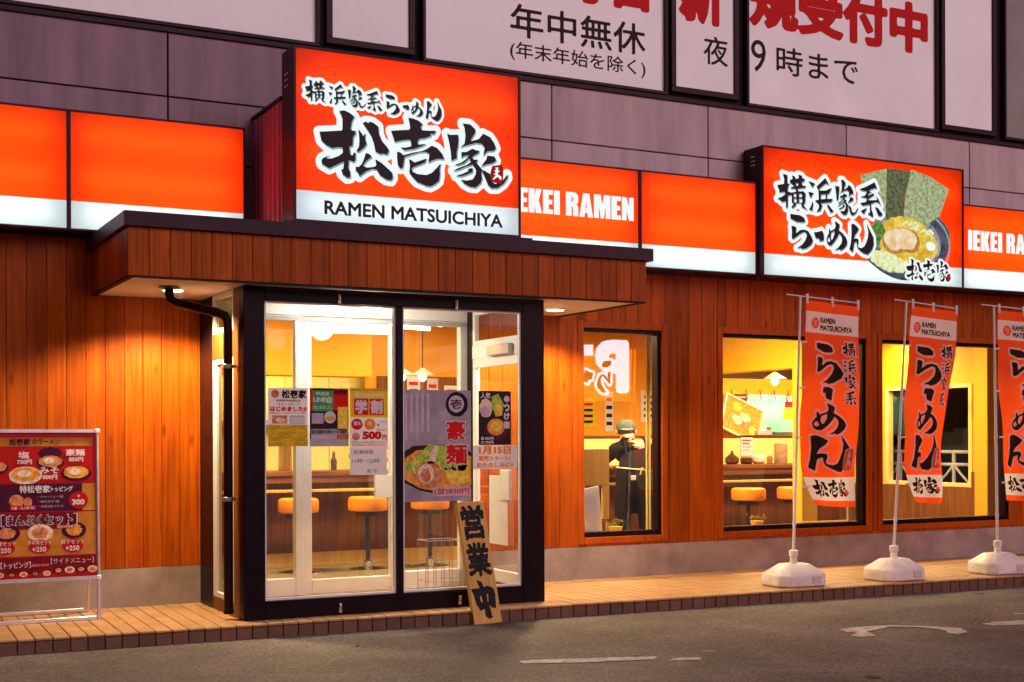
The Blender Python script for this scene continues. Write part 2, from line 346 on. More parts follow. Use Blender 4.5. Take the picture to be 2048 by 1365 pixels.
# ---------------------------------------------------------------- lettering
GLYPH = {
  'matsu': '306 980 391 1000 474 970 546 923 506 841 486 730 516 710 567 712 562 665 526 617 520 518 514 484 462 464 472 425 478 357 514 341 540 387 562 389 563 278 534 244 492 260 456 262 450 149 476 93 482 14 431 0 357 52 337 129 367 117 383 240 306 200 151 117 40 171 30 218 46 254 85 276 147 315 105 274 111 256 192 268 296 312 363 367 359 444 286 442 194 419 101 458 30 518 0 643 113 659 349 696 359 728 359 875 329 948/607 744 651 698 688 643 718 696 716 607 740 530 702 478 619 405 577 411 619 488 625 577 619 667/679 845 736 871 768 843 784 875 851 863 927 815 937 708 978 613 1073 514 1101 466 1067 403 1010 417 956 403 883 435 855 562 819 657 746 758/728 401 788 387 823 345 766 306 712 252 681 198 754 181 871 206 897 238 877 321 976 276 1083 196 1147 143 1163 73 1137 22 1052 30 954 85 903 165 827 169 734 125 627 42 597 103 565 119 565 179 613 179 661 226 692 290',
  'ichi': '277 1000 357 994 442 973 507 930 480 877 497 834 616 838 729 850 702 797 632 795 647 762 550 721 452 698 425 649 437 612 561 635 517 604 376 542 216 507 154 544 228 546 324 575 318 659 281 671 185 651 58 614 27 708 0 774 123 795 292 819 308 856 292 942/96 476 152 466 195 431 355 485 507 524 571 556 659 618 745 593 821 520 865 435 745 427 657 390 602 361 620 491 559 515 462 501 324 452 216 407 201 324 189 244 142 230 105 285 94 392/287 384 333 365 376 339 462 372 571 417 550 355 462 312 355 267 327 236 343 199 419 170 569 168 657 207 733 283 805 363 788 277 793 199 776 97 710 41 634 0 569 4 419 51 333 129 290 183 302 283',
  'ya': '0 813 59 795 189 813 199 736 189 636 167 535 167 435 73 388 63 524 37 671/272 1000 404 998 492 933 492 874 425 768 415 728 557 780 636 874 758 831 825 748 864 661 825 618 713 598 634 528 663 652 602 711 502 711 358 663 228 620 303 677 321 797 305 943/248 543 335 551 447 616 502 596 567 593 545 551 467 504 435 472 467 443 535 449 512 398 567 343 612 299 600 228 612 148 589 77 500 0 400 2 301 43 236 106 335 96 445 124 500 207 506 289 445 362 313 311 203 256 106 234 183 278 335 343 413 398 390 457 293 368 193 329 128 333 248 374 348 453 386 506 303 488 248 453/445 307 445 244 335 189 236 154 154 159 280 203 368 252 368 287/707 530 835 528 868 461 801 415 689 384 600 348 644 411 689 465/600 293 657 283 756 240 778 132 846 87 957 118 1026 203 1071 258 1077 209 1002 102 890 22 778 12 722 57 667 173 634 240',
  'seal': '118 896 660 1000 750 854 729 97 576 0 271 21 42 104 0 479 63 722',
  'sealmark': '245 980 520 1000 461 755 676 745 461 588 461 461 784 294 735 0 461 275 78 0 0 39 304 402 88 431 324 598 137 725 324 814',
  'ra': '0 1000 160 991 358 985 503 922 554 819 482 786 232 783 105 831 6 867/42 657 178 645 220 611 202 440 355 551 500 581 663 542 789 380 834 268 771 151 587 39 425 0 407 42 247 24 428 130 554 265 608 398 590 482 500 512 373 452 193 328 102 277 51 304 60 488',
  'bar': '0 771 486 848 952 1000 1152 695 1181 200 1067 48 600 0 714 210 200 267',
  'me': '119 740 172 670 161 533 225 302 193 267 126 432 105 579/368 1000 498 944 593 884 572 779 540 695 712 604 867 463 930 316 888 179 754 53 625 0 579 39 365 0 537 105 667 249 702 400 649 516 561 579 495 456 365 295 214 144 105 144 32 225 0 354 63 495 214 656 365 723 411 835|214 586 365 667 344 512 277 375 225 319 182 435|42 358 116 446 172 298 105 246 53 274',
  'n': '85 932 186 954 290 899 401 811 349 713 248 612 186 466 267 489 368 479 388 384 349 287 368 212 492 186 616 241 697 358 782 554 801 743 730 1000 866 795 1010 583 1029 332 945 150 779 0 612 20 469 91 349 176 316 270 306 394 205 342 182 215 143 39 0 124 62 316 94 616',
  'yoko': '209 982 367 952 364 713 454 713 406 654 379 549 379 487 469 469 594 466 564 400 388 373 379 33 316 9 307 203 173 167 101 227 6 257 164 313 293 403 278 466 72 436 72 513 0 639 245 690 254 830/534 961 636 943 660 878 758 884 788 925 764 1000 901 985 901 910 1000 904 982 827 887 794 916 696 1048 701 1015 642 773 600 725 567 788 519 949 540 1030 478 1012 209 946 152 1093 0 884 84 866 197 675 170 675 107 561 21 507 57 609 152 522 182 531 463 693 513 660 585 484 579 516 624 627 648 454 758 469 821 564 869|660 725 725 767 782 722 725 660|594 442 693 451 690 349 594 340|788 457 901 466 899 364 788 355|603 304 699 310 699 197 603 188|788 316 907 328 907 212 788 203',
  'hama': '12 865 249 809 152 689/0 551 199 543 88 384/144 302 182 217 144 26 32 56 111 173/628 1000 765 815 642 845 416 686 402 622 642 642 862 739 777 578 689 534 683 408 900 425 845 328 560 279 449 264 513 205 446 50 302 0 390 132 384 246 334 255 246 328 384 358 370 645 305 727|457 513 642 537 633 402 463 375/683 211 721 258 933 70 818 21',
  'kei': '0 756 249 850 561 1000 603 921 657 830 561 833 385 768 357 714 453 731 317 637 331 598 493 683 555 646 357 527 317 473 533 490 669 510 601 620 697 544 805 354 697 439 586 442 425 377 436 224 504 93 490 0 300 88 382 127 382 354 113 303 34 377 235 414 289 521 113 538 48 555 195 586 289 717 116 725/275 258 167 68 45 153/572 306 683 283 858 119 790 54 694 65',
  'naka': '203 1000 318 948 367 807 472 836 626 770 662 607 623 262 548 269 420 367 456 226 482 20 403 0 315 75 315 282 187 223 98 410 62 639 0 793 75 787 266 790|203 587 279 616 292 443 213 403|407 666 472 652 469 433 407 390',}
def glyph(k, dx=0, dz=0, sc=1.0, sx=1.0):
    """brush strokes: list of shapes, each a list of loops, in units of the glyph's height"""
    out = []
    for sh in GLYPH[k].split('/'):
        loops = []
        for lp in sh.split('|'):
            a = list(map(int, lp.split())); loops.append([(dx + a[i] * sc * sx / 1000, dz + a[i + 1] * sc / 1000) for i in range(0, len(a), 2)])
        out.append(loops)
    return out
def gfit(k, x0, z0, x1, z1):
    g = glyph(k); w = max(p[0] for s in g for l in s for p in l)
    return [[[(x0 + p[0] / w * (x1 - x0), z0 + p[1] * (z1 - z0)) for p in l] for l in s] for s in g]
FONT = {}
def font_mesh(body, space=1.0):
    if (body, space) in FONT: return FONT[(body, space)]
    c = bpy.data.curves.new('t', 'FONT'); c.body = body; c.resolution_u = 3; c.space_character = space
    o = bpy.data.objects.new('t', c); COL.objects.link(o)
    dg = bpy.context.evaluated_depsgraph_get(); me = bpy.data.meshes.new_from_object(o.evaluated_get(dg))
    v = np.array([(a.co.x, a.co.y) for a in me.vertices]); f = [tuple(p.vertices) for p in me.polygons]
    cnt = {}
    for p in me.polygons:
        for e in p.edge_keys: cnt[e] = cnt.get(e, 0) + 1
    # welded boundary
    key = {}
    def kk(i): return (round(v[i][0], 4), round(v[i][1], 4))
    ec = {}
    for (a, b), n in cnt.items():
        q = tuple(sorted((kk(a), kk(b)))); ec[q] = ec.get(q, 0) + n
    ed = [q for q, n in ec.items() if n == 1 and q[0] != q[1]]
    bpy.data.objects.remove(o); bpy.data.curves.remove(c); bpy.data.meshes.remove(me)
    FONT[(body, space)] = (v, f, ed); return FONT[(body, space)]
def loops_edges(loops):
    e = []
    for l in loops:
        for i in range(len(l)): e.append((l[i], l[(i + 1) % len(l)]))
    return e
def sdf_fill(shapes, off, h, merge=True, rag=0.0):
    """filled outline of the union of shapes grown by off; every shape is a list of edges"""
    allp = np.array([p for s in shapes for e in s for p in e])
    pad = max(off, 0) + 3 * h
    x0, y0 = allp.min(0) - pad; x1, y1 = allp.max(0) + pad
    nx = int((x1 - x0) / h) + 2; ny = int((y1 - y0) / h) + 2
    xs = x0 + np.arange(nx) * h; ys = y0 + np.arange(ny) * h
    Rr = pad + h; best = np.full((ny, nx), Rr)
    for s in shapes:
        dist = np.full((ny, nx), Rr); par = np.zeros((ny, nx), bool)
        for (ax, ay), (bx, by) in s:
            i0 = max(0, int((min(ax, bx) - Rr - x0) / h)); i1 = min(nx, int((max(ax, bx) + Rr - x0) / h) + 2)
            j0 = max(0, int((min(ay, by) - Rr - y0) / h)); j1 = min(ny, int((max(ay, by) + Rr - y0) / h) + 2)
            X = xs[None, i0:i1]; Y = ys[j0:j1, None]
            dx, dy = bx - ax, by - ay; L = dx * dx + dy * dy + 1e-18
            t = np.clip(((X - ax) * dx + (Y - ay) * dy) / L, 0, 1)
            d = np.sqrt((X - ax - t * dx) ** 2 + (Y - ay - t * dy) ** 2)
            dist[j0:j1, i0:i1] = np.minimum(dist[j0:j1, i0:i1], d)
            if ay != by:
                rows = np.nonzero((ys >= min(ay, by)) & (ys < max(ay, by)))[0]
                if len(rows):
                    xc = ax + (ys[rows] - ay) / (by - ay) * (bx - ax)
                    par[rows] ^= xs[None, :] < xc[:, None]
        best = np.minimum(best, np.where(par, -dist, dist))
    if rag:
        best = best + rag * (np.sin(xs[None, :] / h * 0.55 + ys[:, None] / h * 0.2) * np.sin(ys[:, None] / h * 0.47 - xs[None, :] / h * 0.13))
    val = off - best
    ins = val > 0
    V = []; Fc = []; N = {}
    full = ins[:-1, :-1] & ins[1:, :-1] & ins[:-1, 1:] & ins[1:, 1:]
    anyc = ins[:-1, :-1] | ins[1:, :-1] | ins[:-1, 1:] | ins[1:, 1:]
    def node(j, i):
        if (j, i) not in N: N[(j, i)] = len(V); V.append((xs[i], ys[j]))
        return N[(j, i)]
    E = {}
    def cross(j, i, j2, i2):
        k = (j, i, j2, i2) if (j, i) < (j2, i2) else (j2, i2, j, i)
        if k not in E:
            a, b = val[k[0], k[1]], val[k[2], k[3]]; t = a / (a - b)
            E[k] = len(V); V.append((xs[k[1]] + t * (xs[k[3]] - xs[k[1]]), ys[k[0]] + t * (ys[k[2]] - ys[k[0]])))
        return E[k]
    for j in range(ny - 1):
        i = 0
        row = np.nonzero(anyc[j])[0]
        prev = -1
        for i in row:
            if i < prev: continue
            if full[j, i]:
                k = i + 1
                if merge:
                    while k < nx - 1 and full[j, k]: k += 1
                Fc.append((node(j, i), node(j, k), node(j + 1, k), node(j + 1, i))); prev = k
            else:
                cs = [(j, i), (j, i + 1), (j + 1, i + 1), (j + 1, i)]; poly = []
                for a in range(4):
                    p, q = cs[a], cs[(a + 1) % 4]
                    if ins[p]: poly.append(node(*p))
                    if ins[p] != ins[q]: poly.append(cross(*p, *q))
                if len(poly) >= 3: Fc.append(tuple(poly))
    return np.array(V).reshape(-1, 2), Fc
def text_geo(body, bold=0.0, res=36, merge=True, space=1.0):
    v, f, ed = font_mesh(body, space)
    if bold == 0: return v, f
    return sdf_fill([ed], bold, 1.0 / res, merge)
def fit(v, x0, z0, x1, z1):
    a = v.min(0); b = v.max(0)
    return np.stack([x0 + (v[:, 0] - a[0]) / (b[0] - a[0]) * (x1 - x0), z0 + (v[:, 1] - a[1]) / (b[1] - a[1]) * (z1 - z0)], 1)
def flat_obj(name, v, f, y, m, parent, local=False, mapf=None, back=False, label=None):
    P = [(p[0], y, p[1]) for p in v] if mapf is None else [mapf(p[0], p[1], y) for p in v]
    me = bpy.data.meshes.new(name); me.from_pydata(P, [], [t if not back else t[::-1] for t in f]); me.update()
    # face the viewer side (-Y)
    if mapf is None and len(me.polygons) and sum(p.normal.y * p.area for p in me.polygons) > 0: me.flip_normals()
    return link(name, me, m, parent, local, label=label)
def text(name, body, box, y, m, parent, bold=0.0, local=False, res=36, space=1.0):
    v, f = text_geo(body, bold, res, True, space)
    v = fit(v, *box)
    return flat_obj(name, v, f, y, m, parent, local)
def strokes(shapes): return [loops_edges(s) for s in shapes]
def brush(name, shapes, y, m, parent, grow=0.0, h=0.006, local=False, rag=0.0):
    v, f = sdf_fill(strokes(shapes), grow, h, True, rag)
    return flat_obj(name, v, f, y, m, parent, local)
def logo(x0, z0, x1, z1):
    """the three-character shop name fitted to a box (frame of the big sign: 1.571 x 0.517)"""
    ref = {'matsu': (0, .008, .586, .512), 'ichi': (.572, 0, 1.016, .513), 'ya': (1.041, .025, 1.571, .517)}
    sx, sz = (x1 - x0) / 1.571, (z1 - z0) / 0.517; out = []
    for k, b in ref.items(): out += gfit(k, x0 + b[0] * sx, z0 + b[1] * sz, x0 + b[2] * sx, z0 + b[3] * sz)
    seal = gfit('seal', x0 + 1.418 * sx, z0 + .075 * sz, x0 + 1.526 * sx, z0 + .219 * sz)
    mark = gfit('sealmark', x0 + 1.432 * sx, z0 + .097 * sz, x0 + 1.512 * sx, z0 + .199 * sz)
    return out, seal, mark

BLOCK = {  # heavy condensed capitals: outline, then holes, in units of the cap height
 'I': (0.25, [[(0, 0), (.25, 0), (.25, 1), (0, 1)]]),
 'E': (0.42, [[(0, 0), (.42, 0), (.42, .19), (.24, .19), (.24, .41), (.39, .41), (.39, .59), (.24, .59), (.24, .81), (.42, .81), (.42, 1), (0, 1)]]),
 'K': (0.56, [[(0, 0), (.24, 0), (.24, .40), (.31, 0), (.56, 0), (.42, .53), (.55, 1), (.31, 1), (.24, .63), (.24, 1), (0, 1)]]),
 'R': (0.54, [[(0, 0), (.24, 0), (.24, .42), (.29, .40), (.31, .30), (.31, 0), (.54, 0), (.54, .34), (.50, .46), (.44, .50), (.52, .56), (.54, .70), (.53, .86), (.46, .97), (.34, 1), (0, 1)], [(.24, .58), (.29, .60), (.31, .68), (.30, .79), (.24, .83)]]),
 'A': (0.60, [[(0, 0), (.22, 0), (.245, .18), (.355, .18), (.38, 0), (.60, 0), (.44, 1), (.16, 1)], [(.265, .36), (.335, .36), (.30, .74)]]),
 'M': (0.74, [[(0, 0), (.21, 0), (.21, .62), (.30, 0), (.44, 0), (.53, .64), (.53, 0), (.74, 0), (.74, 1), (.44, 1), (.37, .52), (.30, 1), (0, 1)]]),
 'N': (0.54, [[(0, 0), (.21, 0), (.21, .46), (.33, 0), (.54, 0), (.54, 1), (.33, 1), (.33, .55), (.21, 1), (0, 1)]])}
def block_text(name, body, box, y, m, parent):
    x = 0; shapes = []
    for ch in body:
        if ch == ' ': x += 0.22; continue
        w, loops = BLOCK[ch]; shapes.append([[(x + p[0], p[1]) for p in l] for l in loops]); x += w + 0.055
    v, f = sdf_fill(strokes(shapes), 0.004, 0.018); return flat_obj(name, fit(v, *box), f, y, m, parent)
# ================================================================ road and pavement
RZ = 0.04
road = MB().quad((-150, -150, RZ), (150, -150, RZ), (150, 9.6, RZ), (-150, 9.6, RZ)).done('road', 'asphalt', kind='structure')
mk = [[(3.86, 7.29), (3.90, 7.395), (4.0, 7.37), (4.33, 7.263), (4.746, 7.124), (4.67, 7.036), (4.253, 7.134)],
      [(4.72, 6.95), (4.79, 7.02), (4.96, 6.964), (4.912, 6.882)],
      [(6.563, 7.487), (6.75, 7.522), (7.06, 7.464), (7.228, 7.302), (7.366, 7.116), (7.277, 6.963), (7.116, 6.896), (7.075, 6.944), (7.188, 7.078), (7.141, 7.308), (6.96, 7.407), (6.646, 7.309), (6.586, 7.148), (6.467, 7.112), (6.389, 7.192), (6.548, 7.297), (6.512, 7.355)],
      [(7.66, 7.192), (7.834, 7.24), (8.092, 7.187), (8.292, 7.136), (8.106, 6.976), (7.911, 7.026), (7.693, 7.089)],
      [(8.249, 7.483), (8.436, 7.492), (8.598, 7.468), (8.53, 7.409), (8.369, 7.433)],
      [(4.42, 7.30), (4.50, 7.28), (4.47, 7.26)], [(4.62, 7.27), (4.70, 7.25), (4.66, 7.22)], [(5.12, 7.16), (5.22, 7.13), (5.16, 7.11)]]
for p in mk:
    v, f = sdf_fill(strokes([[p]]), 0.0, 0.012, True, 0.008)
    me = bpy.data.meshes.new('road_marking'); me.from_pydata([(a[0], a[1], RZ + 0.004) for a in v], [], f); me.update()
    link('road_marking', me, 'paint_worn', road)
for k, (x, y, r) in enumerate([(5.435, 5.925, 0.045), (9.126, 8.601, 0.045), (3.222, 8.44, 0.014)]):
    MB().lathe([(r * 0.9, RZ - 0.01), (r, RZ + 0.002), (r * 0.9, RZ + 0.006), (r * 0.5, RZ + 0.004)], (x, y, 0), 16).done('valve_cover', 'iron_dark', road)

PV = thing('pavement', '', '', (0, 9.183, 0)); del PV['label'], PV['category']
PV.rotation_euler = (0, 0, -0.0333); PV['kind'] = 'structure'
slab = MB().box(-1.2, 0.012, RZ - 0.05, 15, 2.4, 0.133).done('slab', 'mortar', PV, local=True)
P = 0.11; G = 0.006
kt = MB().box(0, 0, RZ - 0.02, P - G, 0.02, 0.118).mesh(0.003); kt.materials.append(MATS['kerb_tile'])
nt = MB().box(0, 0.0, 0.1235, P - G, 0.225 - G, 0.14).mesh(0.003); nt.materials.append(MATS['tile'])
rest = MB()
for i in range(-4, 110):
    x = 0.5 + i * P
    j = random.uniform(-0.0012, 0.0012)
    if 0.85 < x < 10.05:
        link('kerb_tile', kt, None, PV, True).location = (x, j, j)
        link('paving_tile', nt, None, PV, True).location = (x, 0.0, j)
    else:
        rest.box(x, 0, RZ - 0.02, x + P - G, 0.02, 0.118); rest.box(x, 0, 0.1235, x + P - G, 0.219, 0.14)
    for r in range(1, 7):
        if 0.95 < x < 2.75:
            link('paving_tile', nt, None, PV, True).location = (x, r * 0.225, random.uniform(-0.0012, 0.0012))
        else:
            d = random.uniform(-0.001, 0.001)
            rest.box(x, r * 0.225, 0.1235, x + P - G, r * 0.225 + 0.219, 0.14 + d)
rest.done('distant_tiles', 'tile', PV, local=True, kind='stuff')

# ================================================================ the building
B = thing('shop_building', 'ramen shop building with cedar boarded ground floor and grey panelled upper wall', 'building', (6.3, 10.5, 0.14))
YW = 10.5            # outer face of the boards
OPEN = [(2.72, 5.10, 0.14, 2.62), (6.20, 7.05, 0.52, 2.43), (7.75, 9.56, 0.52, 2.43), (9.77, 11.60, 0.52, 2.43)]
# wall behind the boards, built as strips round the openings
bw = MB()
xs = [-1.5, 2.72, 5.10, 6.20, 7.05, 7.75, 9.56, 9.77, 11.60, 15]
for a, b in zip(xs, xs[1:]):
    op = [o for o in OPEN if o[0] <= a + 1e-6 and o[1] >= b - 1e-6]
    if op:
        if op[0][2] > 0.2: bw.box(a, YW + 0.014, 0.1, b, YW + 0.16, op[0][2])
        bw.box(a, YW + 0.014, op[0][3], b, YW + 0.16, 3.1)
    else: bw.box(a, YW + 0.014, 0.1, b, YW + 0.16, 3.1)
wallo = bw.done('wood_wall', 'wall_backing', B)
PW = 0.142
PLANKS = {}
def plank_mesh(h, w=PW, t=0.016):
    k = (round(h, 4), round(w, 4))
    if k not in PLANKS:
        g = 0.0013; c = 0.0028
        PLANKS[k] = MB().prism([(g, t), (g, c), (g + c, 0), (w - g - c, 0), (w - g, c), (w - g, t)], 'z', 0, h).mesh()
        PLANKS[k].materials.append(MATS['cedar'])
    return PLANKS[k]
def plank(x, z0, z1, parent, y=YW, w=PW):
    o = link('plank', plank_mesh(z1 - z0, w), None, parent)
    o.location = Vector(o.location) + Vector((x, y, z0)); return o
def strip(x0, x1, z0, z1):
    """boards of one bay, the first and last cut to width"""
    i0 = math.floor((x0 - 1.259) / PW); x = 1.259 + i0 * PW
    while x < x1 - 0.01:
        a, b = max(x, x0), min(x + PW, x1)
        if b - a > 0.02: plank(a, z0, z1, wallo, w=round(b - a, 3))
        x += PW
ZP, ZT = 0.44, 2.955
strip(-0.3, 2.70, ZP, ZT)
strip(5.12, 6.14, ZP, ZT)
for a, b in ((7.11, 7.69), (11.66, 12.6)): strip(a, b, ZP, ZT)
for a, b in ((6.14, 7.11), (7.69, 11.66)):
    strip(a, b, 2.49, ZT); strip(a, b, ZP, 0.46)
strip(9.61, 9.71, 0.46, 2.49)
MB().box(-1.5, YW - 0.004, 0.10, 2.70, YW + 0.013, ZP - 0.004).box(5.12, YW - 0.004, 0.10, 15, YW + 0.013, ZP - 0.004).done('plinth', 'concrete', B)
MB().box(-1.5, YW - 0.03, 2.958, 1.87, YW + 0.012, 2.972).done('drip_edge', 'flashing', B)
MB().box(5.99, YW - 0.03, 2.958, 15, YW + 0.012, 2.972).done('drip_edge', 'flashing', B)

# shop windows
WIN = []
for k, (x0, x1, z0, z1) in enumerate(OPEN[1:]):
    fr = MB()
    t, d0, d1 = 0.035, YW + 0.02, YW + 0.12
    fr.box(x0, d0, z0, x1, d1, z0 + 0.045).box(x0, d0, z1 - t, x1, d1, z1).box(x0, d0, z0 + 0.045, x0 + 0.012, d1, z1 - t).box(x1 - t, d0, z0 + 0.045, x1, d1, z1 - t)
    w = fr.done('window', 'frame_black', B, bev=0.003)
    wd = 0.06
    MB().box(x0 - wd, YW - 0.012, z0 - wd, x0, YW + 0.10, z1 + wd).done('side_trim', 'cedar_trim', w, bev=0.003)
    MB().box(x1, YW - 0.012, z0 - wd, x1 + (wd if k != 1 else 0.05), YW + 0.10, z1 + wd).done('side_trim', 'cedar_trim', w, bev=0.003)
    MB().box(x0 + 0.001, YW - 0.010, z1, x1 - 0.001, YW + 0.10, z1 + wd).done('head_trim', 'cedar_trim', w, bev=0.003)
    MB().box(x0 + 0.001, YW - 0.010, z0 - wd, x1 - 0.001, YW + 0.10, z0).done('sill', 'cedar_trim', w, bev=0.003)
    yg = YW + 0.06
    MB().quad((x0 + 0.012, yg, z0 + 0.045), (x1 - t, yg, z0 + 0.045), (x1 - t, yg, z1 - t), (x0 + 0.012, yg, z1 - t)).done('pane', 'pane_glass', w, recalc=False)
    MB().box(x0, YW + 0.161, z0 - 0.02, x1, YW + 0.34, z0 + 0.02).done('inner_sill', 'pale_wood', w, bev=0.003)

# upper wall: panels with open dark joints
uw = MB().box(-2, YW + 0.03, 3.101, 15, YW + 0.25, 7.2).done('upper_wall', 'joint_dark', B)
XJ = [2.451 + 1.7135 * k for k in range(-2, 8)]
ZJ = [(3.11, 3.60), (3.612, 4.094), (4.106, 4.598)]
pm = {}
for a, b in zip(XJ, XJ[1:]):
    for z0, z1 in ZJ:
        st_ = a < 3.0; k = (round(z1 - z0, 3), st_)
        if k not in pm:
            pm[k] = MB().box(0, 0, 0, 1.7135 - 0.013, 0.029, z1 - z0).mesh(0.003); pm[k].materials.append(MATS['upper_panel_dim_stained' if st_ else 'upper_panel'])
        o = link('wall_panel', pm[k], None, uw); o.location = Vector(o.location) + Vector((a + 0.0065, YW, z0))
# band of upper windows: wide panes and narrow sashes alternate
def upper_window(x0, x1, zb, film, sash):
    f = MB(); zt = 6.5; y0 = YW - (0.012 if sash else 0.03); y1 = YW + 0.028
    t = 0.055 if sash else 0.03
    f.box(x0 - t, y0, zb - t, x1 + t, y1, zb).box(x0 - t, y0, zb, x0, y1, zt).box(x1, y0, zb, x1 + t, y1, zt).box(x0 - t, y0, zt, x1 + t, y1, zt + t)
    w = f.done('upper_window', 'window_frame_dark', B, bev=0.004)
    MB().box(x0, YW + 0.008, zb, x1, YW + 0.026, zt).done('panel' if film == 'window_film' else 'pane', film, w)
    return w
UW = {}
for x0, x1 in ((1.22 - 1.0, 3.658), (4.638, 7.086), (8.066, 10.52)): UW[x0] = upper_window(x0, x1, 4.675, 'window_film', False)
for x0, x1 in ((3.805, 4.49), (7.222, 7.898), (10.664, 11.363)): UW[x0] = upper_window(x0, x1, 4.745, 'window_film', True)
upper_window(11.553, 13.9, 4.70, 'plain_pane', False)
MB().box(-2, YW - 0.018, 4.598, 15, YW + 0.028, 4.642).done('window_ledge', 'window_frame_dark', B, bev=0.004)
yt = YW + 0.006
text('lettering', '年中無休', (5.465, 4.985, 6.885, 5.30 - 0.02), yt, 'print_dark', UW[4.638], 0.012)
text('lettering', '(年末年始を除く)', (5.462, 4.775, 6.885, 4.945), yt, 'print_dark', UW[4.638], 0.008)
text('lettering', '毎日', (5.95, 5.385, 6.93, 5.86), yt, 'print_red', UW[4.638], 0.05)
text('lettering', '新', (7.262, 5.372, 7.79, 5.94), yt, 'print_red', UW[7.222], 0.05)
text('lettering', '夜', (7.545, 5.0, 7.83, 5.275), yt, 'print_dark', UW[7.222], 0.008)
text('lettering', '規受付中', (8.09, 5.44, 10.43, 5.98), yt, 'print_red', UW[8.066], 0.05)
text('lettering', '9', (8.11, 5.0, 8.29, 5.315), yt, 'print_dark', UW[8.066], 0.0)
text('lettering', '時まで', (8.42, 5.01, 9.465, 5.29), yt, 'print_dark', UW[8.066], 0.008)

# canopy over the entrance
CX0, CX1, CY, CZ0, CZ1 = 1.86, 5.98, 9.12, 2.53, 2.957
can = MB().box(CX0 + 0.02, CY + 0.02, CZ0 + 0.02, CX1 - 0.02, YW - 0.002, CZ1 - 0.02).done('canopy', 'wall_backing', B)
fl = MB()
fl.box(CX0 - 0.03, CY - 0.03, 2.857, CX1 + 0.05, CY - 0.001, CZ1).box(CX0 - 0.03, CY, 2.857, CX0 - 0.001, YW - 0.004, CZ1).box(CX1 + 0.021, CY, 2.857, CX1 + 0.05, YW - 0.004, CZ1)
fl.box(CX0 - 0.001, CY - 0.001, CZ1 - 0.018, CX1 + 0.021, YW - 0.004, CZ1 - 0.002)
fl.done('flashing', 'flashing', can, bev=0.003)
n = 0; x = CX0
while x < CX1 - 0.03:
    w = min(PW, CX1 - x); plank(x, CZ0, 2.855, can, CY, round(w, 3)); x += PW
sp = MB().prism([(0.0013, 0.016), (0.0013, 0.0028), (0.0041, 0), (0.1379, 0), (0.1407, 0.0028), (0.1407, 0.016)], 'z', 0, 2.855 - CZ0).mesh(); sp.materials.append(MATS['cedar'])
y = CY + 0.018
while y < YW - 0.1:
    for s in (0, 1):
        o = link('plank', sp, None, can); wl_ = Vector(o.location)
        o.rotation_euler = (0, 0, R(-90) if s == 0 else R(90))
        o.location = wl_ + (Vector((CX0, y + 0.1420, CZ0)) if s == 0 else Vector((CX1, y, CZ0)))
    y += PW
MB().box(CX0 + 0.001, CY + 0.001, CZ0 - 0.012, CX1 - 0.001, CY + 0.045, CZ0 - 0.001).box(CX0 + 0.001, CY + 0.046, CZ0 - 0.012, CX0 + 0.045, YW - 0.004, CZ0 - 0.001).box(CX1 - 0.045, CY + 0.046, CZ0 - 0.012, CX1 - 0.001, YW - 0.004, CZ0 - 0.001).done('edge_trim', 'wall_backing', can)
MB().box(CX0 + 0.046, CY + 0.046, CZ0 - 0.004, CX1 - 0.046, YW - 0.004, CZ0 + 0.018).done('soffit', 'soffit', can)

# ================================================================ entrance porch
PX0, PX1, PY, PZ0, PZ1 = 2.69, 5.115, 9.27, 0.14, 2.518
EP = thing('glass_porch', 'black framed glass entrance porch with white side doors under the canopy', 'porch', (3.9, 9.3, 0.14))
for x0, x1 in ((PX0, 2.845), (4.925, PX1)):
    MB().box(x0, PY, PZ0, x1, PY + 0.10, PZ1).done('post', 'frame_black', EP, bev=0.004)
MB().box(3.862, PY + 0.006, 0.272, 3.912, PY + 0.09, 2.42).done('mullion', 'frame_black', EP, bev=0.003)
MB().box(2.846, PY + 0.003, 2.42, 4.924, PY + 0.095, PZ1).done('header', 'frame_black', EP, bev=0.003)
MB().box(2.846, PY + 0.003, PZ0, 4.924, PY + 0.095, 0.272).done('bottom_rail', 'frame_black', EP, bev=0.003)
MB().box(2.80, PY - 0.012, PZ1 - 0.03, 4.99, PY - 0.001, PZ1 - 0.012).done('rain_rail', 'flashing', EP)
for x0, x1 in ((2.846, 3.861), (3.913, 4.924)):
    bd = 0.016
    MB().box(x0, PY + 0.03, 0.273, x0 + bd, PY + 0.06, 2.419).box(x1 - bd, PY + 0.03, 0.273, x1, PY + 0.06, 2.419).box(x0 + bd, PY + 0.03, 0.273, x1 - bd, PY + 0.06, 0.273 + bd).box(x0 + bd, PY + 0.03, 2.419 - bd, x1 - bd, PY + 0.06, 2.419).done('glazing_bead', 'white_alu', EP)
    MB().quad((x0 + bd, PY + 0.045, 0.289), (x1 - bd, PY + 0.045, 0.289), (x1 - bd, PY + 0.045, 2.403), (x0 + bd, PY + 0.045, 2.403)).done('pane', 'porch_glass', EP, recalc=False)
for x, z in ((3.405, 2.45), (4.35, 2.45), (3.405, 0.195), (4.37, 0.195)):
    MB().box(x - 0.012, PY - 0.012, z - 0.035, x + 0.012, PY + 0.002, z + 0.035).lathe([(0.004, -0.02), (0.011, -0.012), (0.011, 0.012), (0.004, 0.02)], (x, PY - 0.014, z + 0.01), 10).done('latch', 'chrome', EP, bev=0.002)
